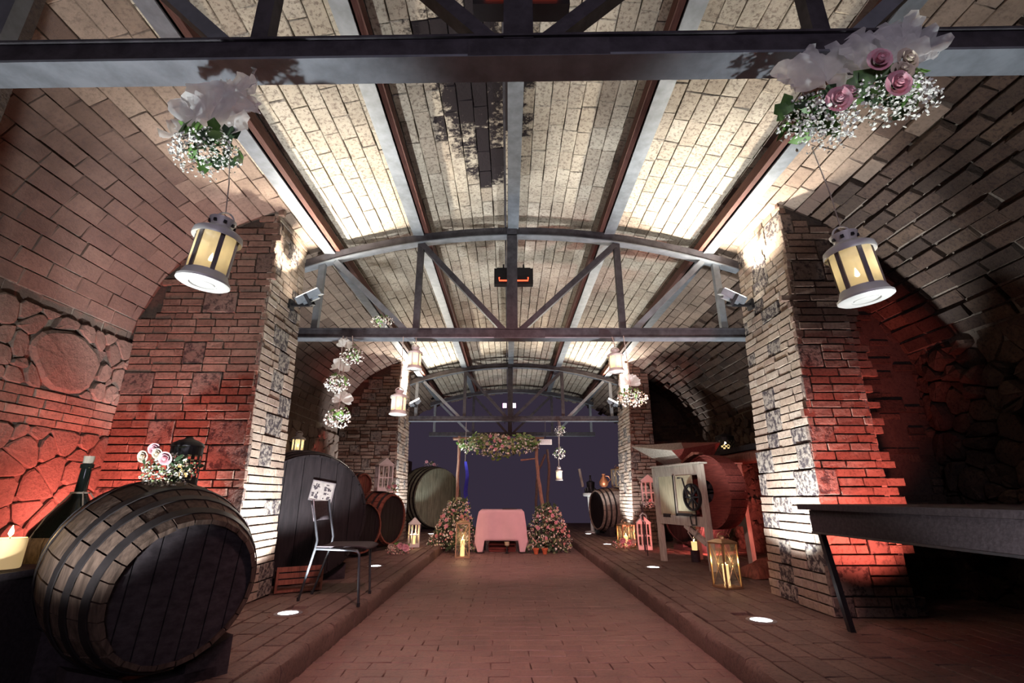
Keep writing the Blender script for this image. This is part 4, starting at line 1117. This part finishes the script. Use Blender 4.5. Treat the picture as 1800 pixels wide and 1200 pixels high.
def bush(label, x, y, w, h, seed, lean, pots=()):
    R = random.Random(seed); b = thing('flower_bush', label, 'flowers', (x, y, 0), 0, 'flower bushes at the table')
    mbf = MB(); mbb = MB()
    env = lambda z_: w * (1 - .62 * (z_ / h) ** 1.3)
    for k in range(620):
        z_ = h * R.random() ** 1.15; a = R.uniform(0, 2 * PI); rr = env(z_) * R.uniform(.35, 1)
        p = Vector((rr * math.cos(a) + lean * z_, rr * math.sin(a) * .6, z_ + .02)); dd = Vector((math.cos(a), math.sin(a) - .6, .5))
        T = randrot(R, dd); T.translation = p; leaf_mesh(mbf, T, R.uniform(.05, .10), R.uniform(.016, .03), R.choice((0, 0, 0, 1)))
    for k in range(420):
        z_ = .06 + h * .92 * R.random(); a = R.uniform(PI, 2 * PI); rr = env(z_) * R.uniform(.75, 1.05)
        tuft(mbb, (rr * math.cos(a) + lean * z_, rr * math.sin(a) * .6, z_), R.uniform(.018, .040), R, 5, R.choice((0, 1, 1, 2, 2)))
    mbf.build('foliage', ['leaf_dark', 'leaf_pale', 'leaf'], b, kind='stuff'); mbb.build('small_blossoms', ['blossom_pink', 'blossom_cream', 'blossom'], b, kind='stuff')
    for k in range(13):
        z_ = h * (.2 + .72 * R.random()); a = R.uniform(PI * 1.1, PI * 1.9); rr = env(z_) * 1.0
        mb = MB(); rose(mb, (rr * math.cos(a) + lean * z_, rr * math.sin(a) * .6 - .02, z_), R.uniform(.022, .034), (math.cos(a) * .5, -1, .2), R); mb.build('rose', R.choice(('rose_pink', 'blossom_pink', 'blossom_pink')), b, True)
    mb = MB()
    for k in range(14):
        a = R.uniform(0, 2 * PI); mb.tube([(0, 0, 0), (.1 * math.cos(a), .06 * math.sin(a), h * .5), (env(h * .8) * .6 * math.cos(a) + lean * h * .8, .1 * math.sin(a), h * .85)], .006, 5)
    mb.build('stems', 'bark_dark', b, kind='stuff')
bush('loose pink and cream flower bush left of the pink table, behind the gilt lantern', -1.10, 9.75, .49, .92, 51, .16)
bush('round pink and white flower bush right of the pink table with two terracotta pots',   .76, 9.75, .50, .82, 52, -.02)
for i, x_ in enumerate((.50, .66)):
    t = thing('terracotta_pot', ['small orange pot nearer the pink table under the right flower bush', 'small orange pot farther from the pink table under the right flower bush'][i], 'pot', (x_, 9.45, 0), 0)
    mb = MB(); mb.lathe([(.035, 0), (.05, .075), (.058, .075), (.058, .10), (.045, .10), (.04, .03), (.001, .03)], 18); mb.build('body', 'terracotta', t, True)
    mb = MB(); mb.lathe([(.044, .085), (.001, .09)], 12); mb.build('soil', 'leaf_dark', t)
t = thing('ceremony_table', 'small table under a pink cloth below the flower arbour', 'table', (-.135, 9.9, 0))
mb = MB(); mb.box((0, 0, .735), (.78, .56, .03)); mb.build('table_top', 'pale_wood', t)
for a in (-1, 1):
    for b in (-1, 1): mb = MB(); mb.box((a * .34, b * .23, .36), (.045, .045, .72)); mb.build('leg', 'dark_wood', t)
# cloth: grid draped over the top with pointed corners
mb = MB(); n, m = 44, 40; Wc, Dc = 1.24, 1.62; vs = []; R = random.Random(4)
hx, hy = .40, .29
for i in range(n + 1):
    for j in range(m + 1):
        u = -Wc / 2 + Wc * i / n; v = -Dc / 2 - .02 + Dc * j / m
        dx = max(0, abs(u) - hx); dy = max(0, abs(v) - hy); sx = 1 if u > 0 else -1; sy = 1 if v > 0 else -1
        if dx > 0 and dy > 0:
            drop = min(.738, max(dx, dy) + .9 * min(dx, dy)) ; x_ = sx * (hx + .02 + dx * .20 + dy * .10); y_ = sy * (hy + .015 + dy * .05 - dx * .12)
        elif dx > 0: drop = dx; x_ = sx * (hx + .012 + .04 * dx); y_ = v
        elif dy > 0: drop = min(.735, dy * (1 + .45 * min(1, max(0, (abs(u) - .29) / .025)))); x_ = u * (1 + .20 * dy); y_ = sy * (hy + .012 + .04 * dy)
        else: drop = 0; x_, y_ = u, v
        fold = .010 * min(1, drop * 4) * (math.sin(u * 21 + v * 3) + math.sin(u * 9 - 1) )
        if dy > 0: y_ += fold * sy
        if dx > 0: x_ += fold * sx
        vs.append((x_, y_, .757 - drop))
mb.add(vs, [(i * (m + 1) + j, (i + 1) * (m + 1) + j, (i + 1) * (m + 1) + j + 1, i * (m + 1) + j + 1) for i in range(n) for j in range(m)])
o = mb.build('tablecloth', 'pink_cloth', None, 'all', (-.135, 9.9, 0)); tag(o, 'pink cloth draped over the ceremony table with hanging corners', 'tablecloth')
md = o.modifiers.new('thick', 'SOLIDIFY'); md.thickness = .004
t = thing('black_folder', 'thin black folder lying on the right half of the pink table', 'folder', (.02, 9.78, .762))
mb = MB(); mb.box((0, 0, .010), (.28, .16, .016)); mb.build('cover', 'black_metal', t)
t = thing('candle_holder', 'glass candle holder with a bead stem on the floor under the pink table', 'candle holder', (-.03, 9.55, 0))
mb = MB(); mb.lathe([(.045, 0), (.05, .006), (.012, .015), (.02, .035), (.008, .05), (.02, .07), (.008, .09), (.018, .105), (.008, .12)], 16); mb.build('stem', 'chair_steel', t, True)
mb = MB(); mb.lathe([(.012, .12), (.04, .14), (.045, .20), (.042, .20), (.037, .145), (.001, .13)], 16); mb.build('cup', 'frosted_glass', t, True)
t = thing('wooden_crate', 'low dark wooden crate behind the cloth corners under the pink table', 'crate', (-.12, 9.95, 0))
mb = MB(); mb.box((0, 0, .02), (.5, .3, .03)); mb.build('bottom', 'red_wood', t)
for zz in (.07, .14):
    for b in (-1, 1): mb = MB(); mb.box((0, b * .15, zz), (.52, .014, .05)); mb.build('slat', 'red_wood', t)
for a in (-1, 1): mb = MB(); mb.box((a * .25, 0, .09), (.014, .29, .14)); mb.build('end_board', 'red_wood', t)
t = thing('exit_sign', 'small white box sign with two printed lines right of the arbour garland', 'sign', (.84, 11.02, 2.17))
mb = MB(); mb.box((0, 0, 0), (.28, .05, .115)); mb.build('housing', 'white_metal', t)
mb = MB()
for zz, w_ in ((.022, .20), (-.02, .21)):
    for k in range(12): mb.box((-w_ / 2 + w_ * k / 11, -.027, zz), (.010, .004, .016))
mb.build('lettering', 'grey_metal', t, kind='stuff')
mb = MB(); mb.box((0, .03, .32), (.015, .015, .55)); mb.build('hanger', 'steel_dark', t)
t = thing('blue_cloth_strip', 'narrow dark blue cloth hanging behind the arbour left post', 'cloth', (-.93, 11.1, .6))
mb = MB(); vs = []
for k in range(13):
    z_ = 1.15 * k / 12; 
    for q in (0, 1): vs.append((.02 * math.sin(k * .9) - .05 + .10 * q * (1.15 - z_ * .5), .02 * math.sin(k * 1.3 + q), z_))
mb.add(vs, [(k * 2, k * 2 + 1, k * 2 + 3, k * 2 + 2) for k in range(12)]); mb.build('cloth', 'blue_cloth', t, 'all')
mb = MB(); mb.tube([(-.05, 0, 1.15), (-.05, 0, 2.06)], .004, 5); mb.build('string', 'string', t)

# ------------------------------------------------------------------ chair
t = thing('metal_chair', 'tubular steel chair with a dark seat at the kerb before the big cask', 'chair', (0, 0, 0))
t.location = (-1.55, 4.68, PH); rt = t.location
def cp(x_, y_, z_): return (x_ + 1.55, y_ - 4.68, z_)
for s_, (y0_, fx, fy) in ((-1, (4.52, -1.245, 4.44)), (1, (4.92, -1.30, 4.98))):
    mb = MB(); mb.tube([cp(-1.84, y0_ + (.15 if s_ < 0 else .06), 0), cp(-1.70, y0_ + .04, .43), cp(-1.69, y0_ + .04, .50), cp(-1.76, y0_ + .05, .78), cp(-1.775, y0_ + .06, .84)], .0105, 8); mb.build('back_leg', 'chair_steel', t, True)
    mb = MB(); mb.tube([cp(fx, fy, 0), cp(fx - .03, fy, .40), cp(fx - .05, fy, .425), cp(fx - .10, fy, .432), cp(-1.69, y0_ + .04, .432)], .0115, 8); mb.build('front_leg', 'chair_steel', t, True)
    for q in ((-1.84, y0_ + (.15 if s_ < 0 else .06)), (fx, fy)):
        mb = MB(); mb.lathe([(.014, 0), (.014, .03), (.002, .03)], 10); mb.build('foot_cap', 'black_metal', t, True, cp(q[0], q[1], 0))
mb = MB(); vs = []; n = 14
for i in range(n + 1):
    u = i / n
    for j in range(n + 1):
        v = j / n; w = 1 - .12 * (2 * u - 1) ** 4
        vs.append(cp(-1.68 + .44 * u, 4.735 + (v - .5) * .46 * w, .448 + .012 * (abs(2 * v - 1) ** 2) - .02 * max(0, (u - .8) * 5) ** 2))
mb.add(vs, [(i * (n + 1) + j, (i + 1) * (n + 1) + j, (i + 1) * (n + 1) + j + 1, i * (n + 1) + j + 1) for i in range(n) for j in range(n)])
o = mb.build('seat', 'dark_wood', t, 'all'); md = o.modifiers.new('thick', 'SOLIDIFY'); md.thickness = .012
mb = MB(); vs = []
for i in range(9):
    v = i / 8
    for z_ in (.66, .70, .74, .79, .83): vs.append(cp(-1.735 - (z_ - .66) * .26 - .03 * math.sin(PI * v), 4.56 + .42 * v, z_))
mb.add(vs, [(i * 5 + j, (i + 1) * 5 + j, (i + 1) * 5 + j + 1, i * 5 + j + 1) for i in range(8) for j in range(4)])
o = mb.build('backrest', 'dark_wood', t, 'all'); md = o.modifiers.new('thick', 'SOLIDIFY'); md.thickness = .010

# ------------------------------------------------------------------ antique wine press / grain mill on the right
PA = Vector((2.17, 7.42, PH)); ang = math.atan2(6.38 - 7.42, 2.47 - 2.17)
t = thing('wooden_press', 'old pale wooden press with a flared hopper and a round red-brown drum', 'press', tuple(PA), ang)
# local x runs along the visible side towards the camera, local y away from the aisle
Lp = 1.08; Wd = .62
def pb(name, c, sz, mat='pale_wood', rot=None): mb = MB(); mb.box(c, sz, rot); return mb.build(name, mat, t)
for (a, b) in ((.03, .03), (Lp - .03, .03), (.03, Wd), (Lp - .03, Wd)):
    mb = MB(); mb.bar((a + (.0 if a < .5 else .03), b, 0), (a - (.03 if a < .5 else 0), b, 1.27), .075, .065, (0, 1, 0)); mb.build('leg', 'pale_wood', t)
pb('top_rail', (Lp / 2, .03, 1.21), (Lp, .05, .14)); pb('top_rail', (Lp / 2, Wd, 1.21), (Lp, .05, .14))
pb('bottom_rail', (Lp / 2, .03, .56), (Lp, .05, .12)); pb('bottom_rail', (Lp / 2, Wd, .56), (Lp, .05, .12))
pb('end_rail', (0, Wd / 2, 1.21), (.05, Wd, .14)); pb('end_rail', (0, Wd / 2, .56), (.05, Wd, .12))
pb('side_panel', (.27, .028, .875), (.36, .02, .53), 'cream_panel'); pb('side_panel', (.70, .012, .895), (.34, .025, .49), 'cream_panel')
pb('divider', (.475, .02, .885), (.03, .045, .54), 'black_metal'); pb('divider', (.50, .012, .90), (.018, .03, .50), 'pale_wood')
pb('slot', (.24, .006, .615), (.17, .012, .045), 'black_metal'); pb('hinge_bar', (.68, -.01, .64), (.30, .02, .03), 'black_metal')
pb('side_panel', (Lp / 2, Wd, .885), (Lp - .1, .02, .53), 'cream_panel'); pb('end_panel', (0.0, Wd / 2, .885), (.02, Wd - .08, .53), 'cream_panel')
pb('top_board', (Lp / 2, Wd / 2, 1.285), (Lp + .04, Wd + .08, .02))
mb = MB(); mb.bar((.62, .03, .50), (1.02, .03, .30), .05, .06, (0, 1, 0)); mb.build('brace', 'pale_wood', t)
mb = MB(); mb.tube([(.74, 0, .50), (.72, -.02, .42), (.82, -.03, .34), (.93, -.02, .47)], .008, 6); mb.build('wire_loop', 'string', t)
# hopper: four flared boards
hx0, hx1, hy0, hy1 = .02, .70, .10, .55; z0, z1 = 1.31, 1.58
B = [(hx0 + .14, hy0, z0), (hx1 - .1, hy0 + .0, z0 + .02), (hx1 - .1, hy1, z0 + .02), (hx0 + .14, hy1, z0)]
Tt = [(-.30, -.16, z1 + .03), (.60, -.06, z1 - .10), (.66, .72, z1 + .02), (-.22, .70, z1 + .10)]
for k in range(4):
    k2 = (k + 1) % 4; a, b, c_, d_ = (Vector(q) for q in (B[k], B[k2], Tt[k2], Tt[k])); nn_ = (b - a).cross(d_ - a).normalized() * .018
    mb = MB(); mb.add([a, b, c_, d_, a - nn_, b - nn_, c_ - nn_, d_ - nn_], [(0, 1, 2, 3), (7, 6, 5, 4), (0, 4, 5, 1), (1, 5, 6, 2), (2, 6, 7, 3), (3, 7, 4, 0)])
    mb.build('hopper_board', 'pale_wood' if k in (0, 3) else 'red_wood', t)
mb = MB(); mb.bar((.66, .12, 1.31), (.92, .12, 1.42), .03, .18, (0, 1, 0)); mb.build('chute_board', 'barrel_red', t)
# drum
cx_, cz_ = 1.02, .93; r = .46; n = 30
for k in range(n):
    a0 = 2 * PI * k / n + .01; a1 = 2 * PI * (k + 1) / n - .01; vs = []
    for yy in (.10, .34):
        for rr, a in ((r, a0), (r, a1), (r - .025, a1), (r - .025, a0)): vs.append((cx_ + rr * math.cos(a), yy, cz_ + rr * math.sin(a)))
    mb = MB(); mb.add(vs, [(0, 3, 2, 1), (4, 5, 6, 7), (0, 1, 5, 4), (1, 2, 6, 5), (2, 3, 7, 6), (3, 0, 4, 7)]); mb.build('drum_stave', 'red_wood', t)
for yy, s_ in ((.115, -1), (.325, 1)):
    mb = MB(); mb.lathe([(.14, -.008), (r - .03, -.008), (r - .03, .008), (.14, .008)], 32, Matrix.Translation((cx_, yy, cz_)) @ Matrix.Rotation(PI / 2, 4, 'X'), cap=False); mb.build('drum_side', 'red_wood', t, True)
for k in range(6):
    a = 2 * PI * k / 6; rm = Matrix.Rotation(-a, 3, 'Y')
    mb = MB(); mb.box(Vector((cx_, .22, cz_)) + rm @ Vector((.17, 0, 0)), (.26, .18, .012), rm); mb.build('fan_blade', 'dark_wood', t)
mb = MB(); mb.tube([(cx_, -.02, cz_), (cx_, .46, cz_)], .018, 10); mb.build('axle', 'black_metal', t)
mb = MB(); mb.lathe([(.15, -.02), (.17, -.02), (.17, .02), (.15, .02), (.15, -.02)], 28, Matrix.Translation((.90, -.03, .86)) @ Matrix.Rotation(PI / 2, 4, 'X'), cap=False); mb.build('gear_ring', 'black_metal', t, True)
for k in range(4):
    rm = Matrix.Rotation(k * PI / 4, 3, 'Y'); mb = MB(); mb.box(Vector((.90, -.03, .86)), (.31, .012, .018), None if k == 0 else rm); mb.build('spoke', 'black_metal', t)
mb = MB(); mb.tube([(.90, -.04, .86), (.90, -.10, .86), (.84, -.11, 1.10), (.84, -.18, 1.10)], .011, 7); mb.build('crank', 'chair_steel', t, True)
mb = MB()
mb.tube([(.86, -.05, .52 + .0), (.84, -.05, .64), (.96, -.05, .64), (.95, -.05, .52), (.86, -.05, .52)], .010, 6); mb.build('iron_strap', 'black_metal', t)
t = thing('small_candle', 'small yellow candle in a glass burning under the wooden press', 'candle', (2.62, 7.30, PH))
mb = MB(); mb.lathe([(.06, 0), (.06, .15), (.001, .15)], 16); mb.build('stand', 'dark_wood', t)
mb = MB(); mb.lathe([(.035, .15), (.04, .26), (.001, .26)], 16); mb.build('wax', 'flame_wax', t, True)
mb = MB(); mb.lathe([(.0008, .26), (.012, .28), (.0008, .32)], 10); mb.build('flame', 'flame', t, True)
t = thing('picture_card', 'small white curled card standing before the wooden press corner', 'card', (2.14, 8.0, .62))
mb = MB(); mb.tube([(.0, 0, .0), (-.05, 0, .02), (-.07, 0, .09), (-.03, 0, .13), (.02, 0, .10), (.03, 0, .05)], .011, 6); mb.build('curl', 'white_metal', t, True)
mb = MB(); mb.tube([(0, 0, 0), (0, 0, -.49)], .008, 6); mb.build('stem', 'black_metal', t)
# right wall shelf and beam
t = thing('wall_shelf', 'long dark timber shelf on the right wall with a pierced lantern', 'shelf', (3.72, 7.2, 1.62))
mb = MB(); mb.box((0, 0, .035), (.75, 4.0, .07)); mb.build('board', 'barrel_brown', t)
mb = MB(); mb.tube([(-.30, -1.9, -.10), (-.30, 1.6, -.08)], .09, 12); mb.build('log_rail', 'barrel_red', t, True)
for yy in (-1.7, 0, 1.7):
    mb = MB(); mb.bar((.35, yy, -.42), (-.28, yy, -.02), .07, .07, (0, 1, 0)); mb.build('bracket', 'dark_wood', t)
t = thing('red_cushion', 'folded red-brown sack lying behind the copper-coloured lantern', 'sack', (2.95, 6.02, PH), .3)
mb = MB(); vs = []; n = 14
for i in range(n + 1):
    for j in range(n + 1):
        u = i / n * 2 - 1; v = j / n * 2 - 1; e = max(0, 1 - u * u) ** .5 * max(0, 1 - v * v) ** .5
        vs.append((u * .30, v * .16, .004 + .16 * e ** .7 * (1 + .25 * math.sin(5 * u + 2 * v)) + .10 * max(0, u) ** 2 * e))
mb.add(vs, [(i * (n + 1) + j, (i + 1) * (n + 1) + j, (i + 1) * (n + 1) + j + 1, i * (n + 1) + j + 1) for i in range(n) for j in range(n)]); mb.build('cloth', 'barrel_red', t, 'all')
# distant bottling stand
t = thing('corking_machine', 'tall chrome corking machine standing in the dark beside the pale-striped cask', 'machine', (2.12, 12.9, PH))
mb = MB(); mb.lathe([(.20, 0), (.20, .03), (.05, .05), (.045, .62), (.001, .62)], 20); mb.build('column', 'white_metal', t, True)
mb = MB(); mb.box((.05, -.02, .42), (.17, .12, .20)); mb.build('gearbox', 'white_metal', t)
mb = MB(); mb.lathe([(.02, .86), (.19, .87), (.21, .90), (.21, .95), (.18, .95), (.001, .93)], 26); mb.build('tray', 'white_metal', t, True)
mb = MB(); mb.tube([(-.05, 0, .5), (-.07, 0, .88)], .03, 10); mb.build('pipe', 'white_metal', t, True)
R = random.Random(8)
for k in range(8):
    a = 2 * PI * k / 8; mb = MB(); mb.lathe([(.02, .95), (.034, .98), (.03, 1.02 + .03 * (k % 3)), (.001, 1.05 + .03 * (k % 3))], 12, Matrix.Translation((.13 * math.cos(a), .13 * math.sin(a), 0))); mb.build('valve', 'chair_steel', t, True)
mb = MB(); mb.lathe([(.09, .96), (.10, 1.10), (.11, 1.22), (.03, 1.26), (.02, 1.36), (.03, 1.38), (.001, 1.40)], 20); mb.build('head', 'chair_steel', t, True)
mb = MB(); mb.bar((-.20, 0, 1.10), (-.28, 0, 1.55), .06, .05); mb.build('lever', 'barrel_pale', t)
t = thing('copper_jug', 'small copper jug on the pale-striped cask beside the half-hidden lantern', 'jug', (2.26, 11.83, 1.205))
mb = MB(); mb.lathe([(.05, 0), (.10, .05), (.11, .12), (.05, .22), (.03, .27), (.05, .30), (.001, .30)], 20); mb.build('body', 'copper', t, True)
mb = MB(); mb.tube([(.10, 0, .10), (.16, 0, .17), (.12, 0, .25), (.04, 0, .26)], .008, 6); mb.build('handle', 'copper', t, True)

# ------------------------------------------------------------------ near left: candle, wicker flask
t = thing('wooden_plinth', 'dark wooden box under the thick yellow candle', 'box', (-2.47, 2.55, PH))
mb = MB(); mb.box((0, 0, .255), (.30, .30, .50)); mb.build('body', 'dark_wood', t)
mb = MB(); mb.box((0, 0, .52), (.34, .34, .03)); mb.build('lid', 'dark_wood', t)
t = thing('pillar_candle', 'thick yellow candle burning at the left edge of the picture', 'candle', (-2.47, 2.55, PH + .536))
mb = MB(); mb.lathe([(.068, 0), (.071, .006), (.071, .128), (.066, .138), (.058, .130), (.012, .122)], 32); mb.build('wax', 'candle_wax', t, True)
mb = MB(); mb.tube([(0, 0, .12), (.003, 0, .145)], .0022, 5); mb.build('wick', 'ink', t)
mb = MB(); mb.lathe([(.0008, .142), (.011, .158), (.009, .172), (.0008, .196)], 12); mb.build('flame', 'flame', t, True)
light('candle_glow', 'POINT', (-2.47, 2.55, PH + .536 + .20), 2.4, (1, .66, .3), None, .02)
t = thing('wooden_plinth', 'dark wooden crate under the wicker-cased flask', 'box', (-2.84, 3.24, PH))
mb = MB(); mb.box((0, 0, .21), (.50, .50, .40)); mb.build('body', 'dark_wood', t)
mb = MB(); mb.box((0, 0, .42), (.54, .54, .03)); mb.build('lid', 'dark_wood', t)
t = thing('wicker_flask', 'big dark glass flask in a wicker case beside the foreground barrel', 'flask', (-2.70, 3.16, PH + .436))
mb = MB(); mb.lathe([(.14, .01), (.19, .08), (.205, .16), (.19, .24), (.12, .34), (.06, .41), (.032, .46), (.028, .60), (.036, .605), (.036, .63), (.028, .632), (.001, .63)], 32); mb.build('glass_body', 'bottle_glass', t, True)
mb = MB(); mb.lathe([(.15, 0), (.205, .08), (.218, .17), (.208, .20), (.20, .205)], 36, cap=False); mb.build('wicker_case', 'wicker', t, True)
for k in range(18):
    a = 2 * PI * k / 18; mb = MB(); mb.tube([(.152 * math.cos(a), .152 * math.sin(a), .0), (.209 * math.cos(a), .209 * math.sin(a), .08), (.222 * math.cos(a), .222 * math.sin(a), .17), (.208 * math.cos(a), .208 * math.sin(a), .205)], .007, 5); mb.build('wicker_stake', 'wicker', t, True)
for k in range(5):
    a = 2 * PI * k / 5 - .6; mb = MB(); mb.tube([(.205 * math.cos(a), .205 * math.sin(a), .2), (.15 * math.cos(a), .15 * math.sin(a), .32), (.045 * math.cos(a), .045 * math.sin(a), .46)], .004, 5); mb.build('cord', 'string', t, True)
mb = MB(); mb.tube([(.045 * math.cos(a), .045 * math.sin(a), .455) for a in [2 * PI * k / 16 for k in range(17)]], .006, 6); mb.build('neck_ring', 'string', t, True)
mb = MB(); mb.lathe([(.026, .60), (.030, .68), (.001, .68)], 14); mb.build('cork', 'pale_wood', t, True)

# ------------------------------------------------------------------ near right: dark trestle table
t = thing('trestle_table', 'dark wooden trestle table with metal legs in the right foreground', 'table', (2.9, 2.76, PH))
mb = MB(); 
for k in range(5):
    mb = MB(); mb.box((-.82 + .33 * k + .13, 0, .80), (.322, 1.66, .035)); mb.build('top_board', 'dark_wood', t)
for sx in (-1, 1): mb = MB(); mb.box((.13 * 0 - .02 + sx * .78, 0, .705), (.03, 1.52, .15)); mb.build('apron', 'dark_wood', t)
for sy in (-1, 1): mb = MB(); mb.box((-.02, sy * .76, .705), (1.53, .03, .15)); mb.build('apron', 'dark_wood', t)
mb = MB(); mb.box((-.81, 0, .635), (.012, 1.54, .012)); mb.build('edge_trim', 'chair_steel', t)
for sx, sy in ((-1, 1), (1, 1), (-1, -1), (1, -1)):
    mb = MB(); x0_ = -.02 + sx * .74
    mb.bar((x0_, sy * .76, .66), (x0_ - sx * -.0 + (.17 if sx < 0 else -.1), sy * .90, 0), .035, .035, (0, 1, 0)); mb.build('leg', 'chair_steel', t)
